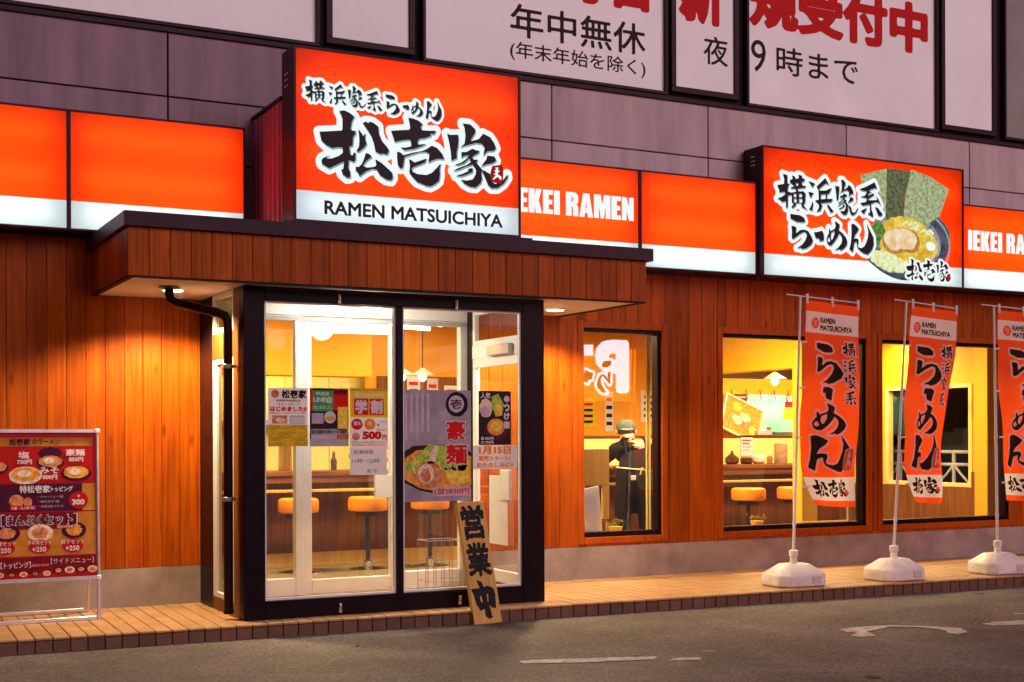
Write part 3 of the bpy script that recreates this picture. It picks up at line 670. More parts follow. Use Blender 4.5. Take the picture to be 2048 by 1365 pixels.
# side walls of the porch with white framed doors
for s, X in ((0, 2.715), (1, 5.045)):
    a, b = (X - 0.02, X + 0.02)
    yq = 9.535 if s == 0 else 9.455
    MB().box(a - 0.005, 9.371, PZ0, b + 0.005, yq, PZ1).done('corner_post', 'brown_wood', EP, bev=0.003)
    yp = 10.12 if s == 0 else 10.385
    MB().box(a - 0.005, yp, PZ0, b + 0.005, 10.483, PZ1).done('wall_post', 'frame_black', EP, bev=0.003)
    MB().box(a - 0.003, yq + 0.001, PZ0, b + 0.003, yp - 0.001, 0.235).done('threshold', 'brown_wood', EP)
    if s == 0: MB().box(a - 0.003, yq + 0.001, 2.03, b + 0.003, yp - 0.001, 2.22).done('transom_board', 'brown_wood', EP)
    else: MB().box(a - 0.003, yq + 0.001, 2.11, b + 0.003, yp - 0.001, 2.22).done('transom_rail', 'white_alu', EP)
    z0, z1 = 0.236, (2.029 if s == 0 else 2.109)
    d = MB()
    for u0, u1, w0, w1 in ((yq + 0.002, yq + 0.065, z0, z1), (yp - 0.063 - 0.04 * (1 - s), yp - 0.002, z0, z1), (yq + 0.066, yp - 0.064 - 0.041 * (1 - s), z0, z0 + 0.10 - 0.06 * (1 - s)), (yq + 0.066, yp - 0.064 - 0.041 * (1 - s), z1 - 0.08 + 0.04 * (1 - s), z1)):
        d.box(a, u0, w0, b, u1, w1)
    dd = d.done('side_door', 'white_alu', EP, bev=0.003)
    MB().quad((X, yq + 0.04, z0 + 0.03), (X, yp - 0.03, z0 + 0.03), (X, yp - 0.03, z1 - 0.03), (X, yq + 0.04, z1 - 0.03)).done('door_glass', 'porch_glass' if s else 'side_glass', dd, recalc=False)
    t = MB()
    for u0, u1, w0, w1 in ((yq + 0.002, yq + 0.045, 2.221, 2.515), (10.34 - (10.385 - yp), 10.383 - (10.385 - yp), 2.221, 2.515), (yq + 0.046, 10.339 - (10.385 - yp), 2.221, 2.26), (yq + 0.046, 10.339 - (10.385 - yp), 2.48, 2.515)):
        t.box(a, u0, w0, b, u1, w1)
    tr = t.done('transom', 'white_alu', EP, bev=0.003)
    MB().quad((X, yq + 0.04, 2.26), (X, yp - 0.045, 2.26), (X, yp - 0.045, 2.48), (X, yq + 0.04, 2.48)).done('transom_glass', 'porch_glass' if s else 'side_glass', tr, recalc=False)
    if s == 1:
        MB().box(X - 0.07, 9.62, 2.115, X - 0.0235, 10.02, 2.20).done('door_closer', 'steel_grey', EP, bev=0.004)
        MB().box(X - 0.045, 9.66, 0.92, X - 0.021, 9.83, 1.17).done('push_plate', 'white_alu', dd, bev=0.003)
        MB().box(X - 0.03, 9.72, 0.55, X - 0.026, 10.05, 1.12).done('notice', 'paper', dd)
MB().box(PX0 + 0.04, 9.372, 0.135, PX1 - 0.04, YW - 0.01, 0.146).done('porch_floor', 'tile', EP)

# white aluminium shop front inside the porch
SF = thing('white_shop_door', 'white aluminium glazed shop door with sidelights behind the porch glass', 'door', (3.95, 10.5, 0.14))
yd0, yd1 = YW - 0.002, YW + 0.07
fr = MB()
fr.box(2.73, yd0 - 0.02, 2.435, 5.09, yd1 + 0.05, 2.62)                    # head box
for x0, x1 in ((2.73, 2.80), (3.476, 3.545), (4.378, 4.42), (4.962, 5.09)): fr.box(x0, yd0, 0.148, x1, yd1, 2.434)
fr.box(2.801, yd0, 0.148, 3.475, yd1, 0.292).box(4.421, yd0, 0.148, 4.961, yd1, 0.30)
fr.box(2.801, yd0, 2.395, 3.475, yd1, 2.434).box(4.421, yd0, 2.395, 4.961, yd1, 2.434)
fr.done('frame', 'white_alu', SF, bev=0.004)
MB().box(2.73, yd0 - 0.012, 2.392, 5.09, yd0 - 0.0025, 2.425).done('shadow_strip', 'print_grey', SF)  # grey strip under the head box, painted in as its shadow
for x0, x1, z0 in ((2.801, 3.475, 0.292), (4.421, 4.961, 0.30)):
    MB().quad((x0, yd0 + 0.03, z0), (x1, yd0 + 0.03, z0), (x1, yd0 + 0.03, 2.395), (x0, yd0 + 0.03, 2.395)).done('sidelight', 'porch_glass', SF, recalc=False)
d = MB()
d.box(3.546, yd0 + 0.01, 0.155, 3.618, yd1 - 0.01, 2.39).box(4.31, yd0 + 0.01, 0.155, 4.377, yd1 - 0.01, 2.39)
d.box(3.619, yd0 + 0.01, 0.155, 4.309, yd1 - 0.01, 0.273).box(3.619, yd0 + 0.01, 2.30, 4.309, yd1 - 0.01, 2.39)
dr = d.done('door_leaf', 'white_alu', SF, bev=0.004)
MB().quad((3.618, yd0 + 0.03, 0.273), (4.31, yd0 + 0.03, 0.273), (4.31, yd0 + 0.03, 2.30), (3.618, yd0 + 0.03, 2.30)).done('door_glass', 'porch_glass', dr, recalc=False)
MB().box(4.15, yd0 - 0.05, 0.93, 4.36, yd0 - 0.02, 1.13).box(4.2, yd0 - 0.02, 1.0, 4.3, yd0 + 0.012, 1.06).done('push_plate', 'white_alu', dr, bev=0.004)
MB().lathe([(0.006, -0.012), (0.015, -0.008), (0.015, 0.008), (0.006, 0.012)], (4.345, yd0 - 0.005, 0.62), 12).done('lock', 'chrome', dr)
text('sticker', '防\n犯\nカ\nメ\nラ', (4.335, 2.03, 4.368, 2.19), yd0 + 0.006, 'print_crimson', dr)
text('sticker', '設\n置', (4.335, 1.94, 4.368, 2.02), yd0 + 0.006, 'print_dark', dr)
# ================================================================ backlit signs
def emprint(name, c, c2, s, scale):
    """translucent printed picture on a backlit face"""
    m, n, l, p = _m(name); n.remove(p)
    tc = n.new('ShaderNodeTexCoord'); nz = n.new('ShaderNodeTexNoise'); nz.inputs['Scale'].default_value = scale; nz.inputs['Detail'].default_value = 8; nz.inputs['Roughness'].default_value = 0.65
    l.new(tc.outputs['Object'], nz.inputs[0])
    cr = n.new('ShaderNodeValToRGB'); cr.color_ramp.elements[0].position = 0.36; cr.color_ramp.elements[0].color = rgb(c2); cr.color_ramp.elements[1].position = 0.62; cr.color_ramp.elements[1].color = rgb(c)
    l.new(nz.outputs[0], cr.inputs[0])
    em = n.new('ShaderNodeEmission'); em.inputs[1].default_value = s; l.new(cr.outputs[0], em.inputs[0]); l.new(em.outputs[0], n['Material Output'].inputs[0])
emprint('lit_nori', (0.62, 0.68, 0.40), (0.22, 0.28, 0.11), 0.288, 26)
emprint('lit_nori_dark', (0.22, 0.24, 0.12), (0.05, 0.06, 0.03), 0.288, 26)
emprint('lit_bowl', (0.16, 0.17, 0.22), (0.03, 0.03, 0.05), 0.252, 9)
emprint('lit_steel', (0.55, 0.57, 0.66), (0.13, 0.13, 0.17), 0.288, 12)
emprint('lit_soup', (0.95, 0.72, 0.12), (0.70, 0.40, 0.02), 0.324, 13)
emprint('lit_pork', (1.0, 0.86, 0.62), (0.85, 0.52, 0.20), 0.324, 9)
emprint('lit_pork_edge', (0.75, 0.36, 0.08), (0.5, 0.18, 0.03), 0.288, 16)
emprint('lit_onion', (0.95, 0.98, 0.72), (0.62, 0.72, 0.16), 0.342, 22)
emprint('lit_spinach', (0.20, 0.42, 0.08), (0.03, 0.12, 0.02), 0.288, 26)

def lightbox(name, label, x0, x1, z0, z1, zs, yf, yb, white='sign_white', group=None, lip=0.014, tubes=True):
    t = thing(name, label, 'sign', ((x0 + x1) / 2, yf, z0), group=group)
    s = 0.012; c = MB()
    c.box(x0, yb - s, z0, x1, yb, z1).box(x0, yf, z0, x0 + s, yb - s, z1).box(x1 - s, yf, z0, x1, yb - s, z1)
    c.box(x0 + s, yf, z0, x1 - s, yb - s, z0 + s).box(x0 + s, yf, z1 - s, x1 - s, yb - s, z1)
    cab = c.done('cabinet', 'cabinet_dark', t, bev=0.002)
    MB().box(x0 + s + .001, yb - s - 0.004, z0 + s + .001, x1 - s - .001, yb - s - 0.001, z1 - s - .001).done('reflector', 'cabinet_white', cab)
    f = MB(); y0, y1 = yf - 0.016, yf - 0.001
    f.box(x0 - .001, y0, z0 - .001, x0 + lip, y1, z1 + .001).box(x1 - lip, y0, z0 - .001, x1 + .001, y1, z1 + .001).box(x0 + lip, y0, z0 - .001, x1 - lip, y1, z0 + lip).box(x0 + lip, y0, z1 - lip, x1 - lip, y1, z1 + .001)
    f.done('frame', 'cabinet_dark', t, bev=0.002)
    yy = yf + 0.004; a, b = x0 + s + .001, x1 - s - .001
    MB().quad((a, yy, zs), (b, yy, zs), (b, yy, z1 - s - .001), (a, yy, z1 - s - .001)).done('upper_face', 'sign_orange', t, recalc=False)
    MB().quad((a, yy, z0 + s + .001), (b, yy, z0 + s + .001), (b, yy, zs), (a, yy, zs)).done('lower_face', white, t, recalc=False)
    H = z1 - zs
    for z in (zs - (zs - z0) * 0.45, zs + H * 0.27, zs + H * 0.74):
        MB().tube([(x0 + 0.10, yf + 0.10, z), (x1 - 0.10, yf + 0.10, z)], 0.014, 8).done('tube', 'tube_light', t)
    return t
BZ0, BZ1, BZS, BYF, BYB = 2.973, 3.862, 3.192, 10.27, 10.46
fa = 'fascia light boxes along the shop front'
lightbox('fascia_sign', 'plain orange fascia light box with white strip, leftmost above the menu stand', 0.20, 1.665, BZ0, BZ1, BZS, BYF, BYB, group=fa)
lightbox('fascia_sign', 'plain orange fascia light box just left of the large shop name sign', 1.668, 2.995, BZ0, BZ1, BZS, BYF, BYB, group=fa)
s3 = lightbox('fascia_sign', 'orange fascia light box with white lettering right beside the large shop name sign', 5.03, 6.660, BZ0, BZ1, BZS, BYF, BYB, group=fa)
block_text('lettering', 'IEKEI RAMEN', (5.335, 3.392, 6.595, 3.603), BYF - 0.004, 'letter_white', s3)
lightbox('fascia_sign', 'plain orange fascia light box between the lettered panel and the noodle bowl sign', 6.663, 7.985, BZ0, BZ1, BZS, BYF, BYB, group=fa)
s5 = lightbox('fascia_sign', 'orange fascia light box with white lettering right of the noodle bowl sign', 10.63, 12.9, BZ0, BZ1, BZS, BYF, BYB, group=fa)
block_text('lettering', 'IEKEI RAMEN', (10.75, 3.388, 12.03, 3.60), BYF - 0.004, 'letter_white', s5)

def layered(shapes, y, parent, grow, sh, h=0.006):
    """white rim, teal-grey cast shade inside it and black brush strokes on top"""
    brush('letter_rim', shapes, y, 'letter_white', parent, grow, h)
    moved = [[[(p[0] + sh[0], p[1] + sh[1]) for p in l] for l in s] for s in shapes]
    brush('letter_shade', moved, y - 0.003, 'letter_shade', parent, sh[2], h)
    brush('lettering', shapes, y - 0.006, 'letter_black', parent, 0.0, h * 0.8)
# large shop name sign standing on the canopy
BS = lightbox('shop_name_sign', 'large orange light box with black brush shop name standing on the canopy', 3.128, 5.012, 3.03, 4.328, 3.265, 9.476, 9.745, white='sign_soft_white', lip=0.018)
yl = 9.476 - 0.004
lg, seal, mark = logo(3.326, 3.374, 4.897, 3.891)
layered(lg, yl, BS, 0.044, (0.006, -0.008, 0.004))
brush('seal', seal, yl - 0.009, 'print_red', BS, 0.004)
brush('seal_mark', mark, yl - 0.012, 'letter_white', BS, 0.0, 0.005)
top = []
for k, a, b, c, d in (('yoko', 3.214, 3.925, 3.376, 4.087), ('hama', 3.398, 3.922, 3.54, 4.078), ('ya', 3.548, 3.918, 3.692, 4.075), ('kei', 3.697, 3.905, 3.828, 4.062),
                      ('ra', 3.855, 3.895, 3.972, 4.045), ('bar', 3.992, 3.945, 4.048, 3.985), ('me', 4.062, 3.902, 4.165, 4.02), ('n', 4.185, 3.885, 4.322, 4.04)):
    top += gfit(k, a, b, c, d)
layered(top, yl + 0.0012, BS, 0.024, (0.004, -0.005, 0.002), 0.004)
text('lettering', 'RAMEN MATSUICHIYA', (3.365, 3.098, 4.852, 3.203), yl, 'letter_black', BS, 0.03, res=40)
# ribbed metal screens closing the sign's sides, and cooling slots
for X in (3.135, 4.985):
    sc_ = MB().box(X, 9.747, 2.97, X + 0.02, 10.26 if X > 4 else 10.495, 3.985).done('side_screen', 'ribbed_metal', BS)
    rb = MB().prism([(0, 0), (0.018, -0.016), (0.052, -0.016), (0.07, 0)], 'z', 2.972, 3.97).mesh(); rb.materials.append(MATS['ribbed_metal'])
    if X < 4:
        for k in range(6):
            o = link('rib', rb, None, sc_); o.rotation_euler = (0, 0, R(-90)); o.location = Vector(o.location) + Vector((X - 0.0005, 9.86 + k * 0.118, 0))
    MB().box(X - 0.02, 9.747, 3.986, X + 0.025, 10.26 if X > 4 else 10.495, 4.01).done('cap_trim', 'cabinet_dark', BS)
for k in range(3): MB().box(3.120, 9.58, 4.05 + k * 0.045, 3.1265, 9.66, 4.062 + k * 0.045).done('vent_slot', 'silver', BS)
MB().box(3.04, 9.43, 2.958, 5.10, 10.2, 3.028).done('base_beam', 'flashing', BS)

# noodle bowl sign
NS = lightbox('noodle_bowl_sign', 'orange light box with brush lettering and a noodle bowl picture above the windows', 7.995, 10.607, 2.962, 4.205, 3.18, 10.20, 10.48, lip=0.016)
yn = 10.20 - 0.004
def pic(name, pts, y, m, rag=0.0):
    for _ in range(0 if 'nori' in name else 2):
        pts = [q for i in range(len(pts)) for q in (tuple(0.75 * a + 0.25 * c for a, c in zip(pts[i], pts[(i + 1) % len(pts)])), tuple(0.25 * a + 0.75 * c for a, c in zip(pts[i], pts[(i + 1) % len(pts)])))]
    v, f = sdf_fill(strokes([[pts]]), 0.0, 0.01, True, rag); return flat_obj(name, v, f, y, m, NS)
pic('bowl', [(9.54, 3.64), (9.81, 3.7), (10.16, 3.73), (10.33, 3.65), (10.43, 3.52), (10.4, 3.33), (10.27, 3.16), (10.0, 3.04), (9.78, 3.0), (9.54, 3.05), (9.32, 3.17), (9.24, 3.26), (9.36, 3.5)], yn - 0.001, 'lit_bowl')
pic('bowl_inside', [(9.34, 3.55), (9.54, 3.66), (9.81, 3.69), (10.1, 3.66), (10.27, 3.5), (10.3, 3.33), (10.19, 3.20), (9.91, 3.13), (9.78, 3.08), (9.54, 3.08), (9.35, 3.17), (9.27, 3.27)], yn - 0.002, 'lit_steel')
rim = [(10.0 - 0.0 + 0.42 * math.cos(a), 3.38 + 0.345 * math.sin(a)) for a in [R(-70 + 6 * k) for k in range(26)]]
brush('bowl_rim', [[rim + [(10.0 + 0.40 * math.cos(a), 3.38 + 0.325 * math.sin(a)) for a in [R(80 - 6 * k) for k in range(26)]]]], yn - 0.0025, 'letter_shade', NS, 0.0, 0.008)
pic('nori_sheet', [(9.21, 4.03), (9.56, 4.12), (9.61, 3.88), (9.56, 3.62), (9.45, 3.62), (9.37, 3.83), (9.25, 3.88)], yn - 0.003, 'lit_nori')
pic('nori_sheet', [(9.56, 4.13), (9.88, 4.12), (9.8, 3.85), (9.78, 3.62), (9.54, 3.60)], yn - 0.004, 'lit_nori_dark')
pic('nori_sheet', [(9.88, 4.14), (10.14, 4.09), (10.4, 3.98), (10.27, 3.69), (10.06, 3.58), (9.78, 3.66), (9.81, 3.88)], yn - 0.005, 'lit_nori')
pic('soup', [(9.46, 3.57), (9.72, 3.67), (9.98, 3.63), (10.19, 3.49), (10.27, 3.35), (10.15, 3.22), (9.85, 3.13), (9.55, 3.16), (9.42, 3.4)], yn - 0.006, 'lit_soup', 0.006)
pic('spinach', [(9.32, 3.54), (9.46, 3.59), (9.55, 3.5), (9.48, 3.4), (9.43, 3.28), (9.35, 3.36)], yn - 0.007, 'lit_spinach', 0.012)
pic('onion', [(9.32, 3.22), (9.44, 3.31), (9.59, 3.28), (9.78, 3.22), (9.87, 3.17), (9.78, 3.08), (9.55, 3.09), (9.37, 3.15)], yn - 0.0075, 'lit_onion', 0.014)
pic('pork_slice', [(9.47, 3.44), (9.61, 3.53), (9.81, 3.55), (9.97, 3.5), (10.0, 3.39), (9.95, 3.285), (9.78, 3.30), (9.63, 3.255), (9.51, 3.32)], yn - 0.008, 'lit_pork_edge', 0.004)
pic('pork_face', [(9.49, 3.45), (9.61, 3.525), (9.81, 3.54), (9.94, 3.49), (9.96, 3.40), (9.90, 3.32), (9.76, 3.335), (9.63, 3.29), (9.54, 3.35)], yn - 0.009, 'lit_pork', 0.006)
pic('egg', [(10.07, 3.41), (10.15, 3.43), (10.22, 3.39), (10.19, 3.33), (10.1, 3.33)], yn - 0.008, 'letter_white')
for k in range(9):
    a = random.uniform(9.75, 10.15); b = 3.60 - (a - 9.7) * 0.25 + random.uniform(-0.03, 0.03)
    brush('noodle', [[[(a, b), (a + 0.06, b + 0.03), (a + 0.11, b - 0.01), (a + 0.10, b - 0.025), (a + 0.055, b + 0.012), (a + 0.005, b - 0.015)]]], yn - 0.0078, 'lit_onion', NS, 0.003)
st = []
for k, bx in (('yoko', (8.161, 3.623, 8.527, 3.958)), ('hama', (8.538, 3.614, 8.856, 3.955)), ('ya', (8.872, 3.612, 9.165, 3.955)), ('kei', (9.184, 3.614, 9.487, 3.967)),
              ('ra', (8.318, 3.242, 8.595, 3.574)), ('bar', (8.608, 3.334, 8.732, 3.439)), ('me', (8.763, 3.26, 9.028, 3.545)), ('n', (9.053, 3.241, 9.369, 3.548))):
    st += gfit(k, *bx)
layered(st, yn - 0.012, NS, 0.040, (0.007, -0.009, 0.003), 0.007)
lg, seal, mark = logo(9.80, 3.01, 10.42, 3.235)
brush('letter_rim', lg, yn - 0.012, 'letter_white', NS, 0.022, 0.005)
brush('lettering', lg, yn - 0.016, 'letter_black', NS, 0.0, 0.004)
brush('seal', seal, yn - 0.018, 'print_red', NS, 0.004, 0.004)
for k in range(3): MB().box(7.988, 10.30, 4.03 + k * 0.04, 7.9935, 10.36, 4.04 + k * 0.04).done('vent_slot', 'cabinet_white', NS)

# roadside parking sign across the street, seen only as a reflection in the window
RS = thing('roadside_sign', 'lit roadside parking sign with orange face and white lettering reflected in the window', 'sign', (12.420, 0.3, RZ))
MB().box(10.920, 0.30, 2.05, 13.370, 0.46, 3.45).done('cabinet', 'cabinet_dark', RS, bev=0.01)
MB().box(11.970, 0.33, RZ, 12.170, 0.43, 2.05).done('post', 'cabinet_dark', RS, bev=0.01)
MB().quad((13.340, 0.475, 2.08), (10.950, 0.475, 2.08), (10.950, 0.475, 3.02), (13.340, 0.475, 3.02)).done('face', 'sign_far_orange', RS, recalc=False)
def back_text(name, body, box, y, m, bold):
    v, f = text_geo(body, bold, 36); v = v * np.array([-1, 1]); v = fit(v, *box); return flat_obj(name, v, f, y, m, RS)
back_text('lettering', 'P', (12.420, 2.22, 13.150, 3.19), 0.485, 'sign_far_white', 0.06)
MB().box(11.220, 0.476, 2.885, 12.385, 0.484, 3.085).done('arrow_bar', 'sign_far_white', RS)
back_text('lettering', 'IN', (11.720, 2.90, 11.920, 3.07), 0.492, 'letter_black', 0.03)
rt = []
for k, a, b, c, d in (('ra', 12.450, 2.22, 12.760, 2.81), ('bar', 12.180, 2.40, 12.380, 2.63), ('me', 11.700, 2.25, 12.120, 2.79)):
    rt += [[[(a + c - p[0], p[1]) for p in l] for l in s] for s in gfit(k, a, b, c, d)]
brush('letter_rim', rt, 0.495, 'sign_far_white', RS, 0.05, 0.012)
brush('lettering', rt, 0.50, 'letter_black', RS, 0.0, 0.01)
# ================================================================ lamps of the canopy, downpipe
def downlight(x, y, label, power, z=CZ0 - 0.004):
    t = thing('downlight', label, 'lamp', (x, y, z), group='recessed canopy downlights')
    MB().lathe([(0.085, -0.010), (0.085, 0.0), (0.078, 0.004)], (x, y, z), 24).done('rim', 'white_alu', t, smooth=True)
    MB().lathe([(0.066, -0.0135), (0.072, -0.0102), (0.07, -0.0101)], (x, y, z), 24).done('lens', 'lamp_warm', t)
    ld = bpy.data.lights.new('bulb', 'SPOT'); ld.energy = power; ld.spot_size = R(144); ld.spot_blend = 0.4; ld.shadow_soft_size = 0.06; ld.color = (1.0, 0.72, 0.40)
    lo = bpy.data.objects.new('bulb', ld); COL.objects.link(lo); lo.parent = t; lo.location = (0, 0, -0.03)
    return t
downlight(2.33, 9.84, 'round lit downlight in the canopy soffit beside the downpipe', 125)
downlight(5.60, 9.95, 'round lit downlight in the canopy soffit right of the porch', 130)

DP = thing('downpipe', 'dark brown drainpipe bending down from the canopy beside the porch', 'pipe', (2.625, 9.44, 0.14))
MB().tube([(2.262, 9.665, 2.525), (2.262, 9.665, 2.47), (2.272, 9.66, 2.435), (2.31, 9.637, 2.41), (2.56, 9.48, 2.335), (2.605, 9.452, 2.315), (2.622, 9.442, 2.28), (2.625, 9.44, 2.2), (2.625, 9.44, 0.19)], 0.033, 14).done('pipe', 'pipe_brown', DP, smooth=True)
MB().lathe([(0.05, -0.012), (0.075, -0.006), (0.075, 0.0)], (2.262, 9.665, 2.524), 18).done('flange', 'pipe_brown', DP)
for z in (1.95, 1.0): MB().lathe([(0.036, -0.015), (0.039, -0.012), (0.039, 0.012), (0.036, 0.015)], (2.625, 9.44, z), 16).box(2.655, 9.43, z - 0.01, 2.685, 9.45, z + 0.01).done('bracket', 'steel_grey', DP)
MB().lathe([(0.034, 0.0), (0.037, 0.004), (0.037, 0.03), (0.034, 0.034)], (2.625, 9.44, 0.18), 16).done('end_collar', 'pipe_brown', DP)

# ================================================================ nobori banners
def banner(label, foot, lean, yaw, twist, bulge, phase, narrow, groupn='banner flags on white bases'):
    t = thing('banner_flag', label, 'banner', foot, (0, 0, 0), groupn)
    L = dict(local=True)
    # water tank base
    def oct(w, d, c): return [(-w + c, -d), (w - c, -d), (w, -d + c), (w, d - c), (w - c, d), (-w + c, d), (-w, d - c), (-w, -d + c)]
    b = MB().b; m = MB(); rings = []
    for w, d, c, z in ((0.235, 0.175, 0.06, 0.0), (0.25, 0.19, 0.065, 0.012), (0.25, 0.19, 0.065, 0.095), (0.245, 0.185, 0.063, 0.105), (0.135, 0.09, 0.035, 0.185), (0.12, 0.08, 0.03, 0.19)):
        rings.append([m.b.verts.new((p[0], p[1], z)) for p in oct(w, d, c)])
    for a, c in zip(rings, rings[1:]):
        for j in range(8): m.b.faces.new((a[j], a[(j + 1) % 8], c[(j + 1) % 8], c[j]))
    m.b.faces.new(rings[0][::-1]); m.b.faces.new(rings[-1])
    base = m.done('base', 'plastic_white', t, bev=0.006, seg=2, smooth=True, **L)
    base.rotation_euler = (0, 0, yaw * 0.5)
    MB().box(0.05, -0.196, 0.03, 0.15, -0.188, 0.095).done('grip', 'banner_white', base, bev=0.004, **L)
    MB().lathe([(0.034, 0.185), (0.030, 0.25), (0.040, 0.255), (0.040, 0.30), (0.022, 0.31)], (0, 0, 0), 18).done('neck', 'plastic_white', t, smooth=True, **L)
    top = Vector((lean[0], lean[1], 2.52))
    p0 = Vector((0, 0, 0.27))
    pole = MB().tube([p0, p0.lerp(top, 0.5), top], [0.013, 0.012, 0.010], 10).done('pole', 'pole_white', t, smooth=True, **L)
    for k in (0.12, 0.45): 
        q = p0.lerp(top, k); MB().tube([q - Vector((0, 0, 0.02)), q + Vector((0, 0, 0.02))], 0.016, 10).done('joint', 'pole_white', pole, **L)
    ax = Vector((math.cos(yaw), math.sin(yaw), -0.055)).normalized()
    bar0 = top - ax * 0.16 + Vector((0, -0.012, 0)); bar1 = top + ax * 0.64 + Vector((0, -0.012, 0))
    MB().tube([bar0, bar1], 0.005, 8).done('crossbar', 'pole_white', t, **L)
    W_, H_ = 0.60, 1.82
    dn = (p0 - top).normalized()
    nrm = Vector((math.sin(yaw), -math.cos(yaw), 0))
    def cl(x, z, off):
        """cloth: x 0..W from the pole, z 0..H upwards from the hem; off pushes along the normal"""
        a = x / W_; bt = 1 - z / H_
        w = W_ * (1 - narrow * bt ** 1.5)
        tw = twist * bt ** 1.3
        d = Vector((math.cos(yaw + tw), math.sin(yaw + tw), -0.055 * (1 - bt)))
        q = top + Vector((0.03, -0.012, -0.035)) + ax * 0.015 + dn * (bt * H_) + d * (a * w)
        wave = 0.034 * math.sin(5.2 * a + 6.8 * bt + phase) * (0.25 + bt) + 0.016 * math.sin(11 * a - 6 * bt + phase * 2) * (0.2 + bt) + 0.006 * math.sin(19 * bt + 8 * a + phase)
        curl = bulge * max(0, bt - 0.78) ** 1.5 * (1 - a) * 6
        q += nrm * (wave + off) + Vector((curl * 0.55, 0, curl * 0.12 * (1 - a)))
        return q
    def sheet(name, z0, z1, m_, off=0.0, nx=22):
        nz = max(2, int((z1 - z0) / 0.03)); V = []; Fs = []
        for j in range(nz + 1):
            for i in range(nx + 1): V.append(cl(W_ * i / nx, z0 + (z1 - z0) * j / nz, off))
        for j in range(nz):
            for i in range(nx): k = j * (nx + 1) + i; Fs.append((k, k + 1, k + nx + 2, k + nx + 1))
        me = bpy.data.meshes.new(name); me.from_pydata(V, [], Fs); me.update(); shade(me, 80)
        return link(name, me, m_, t, True)
    cloth = sheet('cloth', 0.27, 1.545, 'banner_red')
    for n_, a, b_, m_ in (('hem', 0.0, 0.055, 'banner_red'), ('lower_band', 0.055, 0.27, 'banner_white'), ('name_band', 1.545, 1.73, 'banner_white'), ('top_hem', 1.73, 1.82, 'banner_red')):
        o = sheet(n_, a, b_, m_); o.parent = cloth
    for k in (0.02, 0.5, 0.98):
        q = cl(W_ * k, H_, 0.002)
        MB().box(-0.012, -0.004, -0.03, 0.012, 0.004, 0.06).done('loop', 'banner_white', cloth, loc=q, **L)
    for k in (0.2, 0.42, 0.66, 0.9):
        q = cl(0.0, H_ * (1 - k), 0.0)
        MB().box(-0.04, -0.006, -0.008, 0.02, 0.006, 0.008).done('tie', 'banner_white', cloth, loc=q, **L)
    def put(name, shapes, grow, off, m_, h=0.006):
        v, f = sdf_fill(strokes(shapes), grow, h, False)
        P_ = [cl(p[0], p[1], off) for p in v]; me = bpy.data.meshes.new(name); me.from_pydata(P_, [], f); me.update()
        link(name, me, m_, cloth, True)
    big = []
    for k, bx in (('ra', (0.125, 1.10, 0.43, 1.46)), ('bar', (0.215, 0.955, 0.34, 1.075)), ('me', (0.12, 0.65, 0.46, 0.93)), ('n', (0.07, 0.315, 0.54, 0.66))):
        if k == 'bar':
            g = gfit(k, *bx); g = [[[(0.2775 + (p[1] - 1.015) * 0.9, 1.015 + (p[0] - 0.2775) * 1.0) for p in l] for l in s] for s in g]; big += g
        else: big += gfit(k, *bx)
    put('letter_rim', big, 0.020, 0.003, 'banner_rim', 0.009); put('lettering', big, 0.0, 0.006, 'banner_ink', 0.008)
    sm = []
    for k, bx in (('yoko', (0.42, 1.36, 0.56, 1.49)), ('hama', (0.43, 1.215, 0.56, 1.335)), ('ya', (0.435, 1.07, 0.56, 1.195)), ('kei', (0.435, 0.92, 0.56, 1.05))): sm += gfit(k, *bx)
    put('letter_rim', sm, 0.012, 0.0045, 'banner_rim', 0.007); put('lettering', sm, 0.0, 0.0075, 'banner_ink', 0.006)
    lg_, se, ma = logo(0.055, 0.085, 0.545, 0.25)
    put('lettering', lg_, 0.002, 0.003, 'banner_ink', 0.006); put('seal', se, 0.003, 0.006, 'banner_red', 0.006)
    sb = gfit('seal', 0.46, 0.33, 0.565, 0.53); put('seal_rim', sb, 0.012, 0.0085, 'banner_rim', 0.008); put('seal', sb, 0.002, 0.010, 'banner_red', 0.008)
    put('seal_mark', gfit('sealmark', 0.485, 0.36, 0.545, 0.50), 0.002, 0.0125, 'banner_rim', 0.006)
    c = [(0.105 + 0.045 * math.cos(q * R(20)), 1.632 + 0.050 * math.sin(q * R(20))) for q in range(18)]
    put('emblem', [[c]], 0.0, 0.003, 'banner_red', 0.008)
    put('emblem_mark', gfit('ya', 0.078, 1.60, 0.132, 1.665), 0.0, 0.005, 'banner_white', 0.005)
    for tx, bx in (('RAMEN', (0.165, 1.638, 0.335, 1.688)), ('MATSUICHIYA', (0.165, 1.572, 0.525, 1.622))):
        v, f = text_geo(tx, 0.03, 16, False); v = fit(v, *bx); me = bpy.data.meshes.new('lettering'); me.from_pydata([cl(p[0], p[1], 0.003) for p in v], [], f); me.update()
        link('lettering', me, 'banner_ink', cloth, True)
    return t
banner('red noodle banner on white water base, nearest to the porch, its hem curled up', (7.56, 9.22, 0.14), (0.085, 0.0), -0.03, -0.06, 0.4, 0.3, 0.0)
banner('red noodle banner on white water base, the middle one, leaning right and twisted narrow', (8.66, 9.16, 0.14), (0.16, 0.0), 0.05, 0.16, 0.45, 1.9, 0.02)
banner('red noodle banner on white water base, the one cut by the right edge', (9.92, 9.12, 0.14), (-0.04, 0.0), -0.10, -0.08, 0.25, 3.4, 0.0)

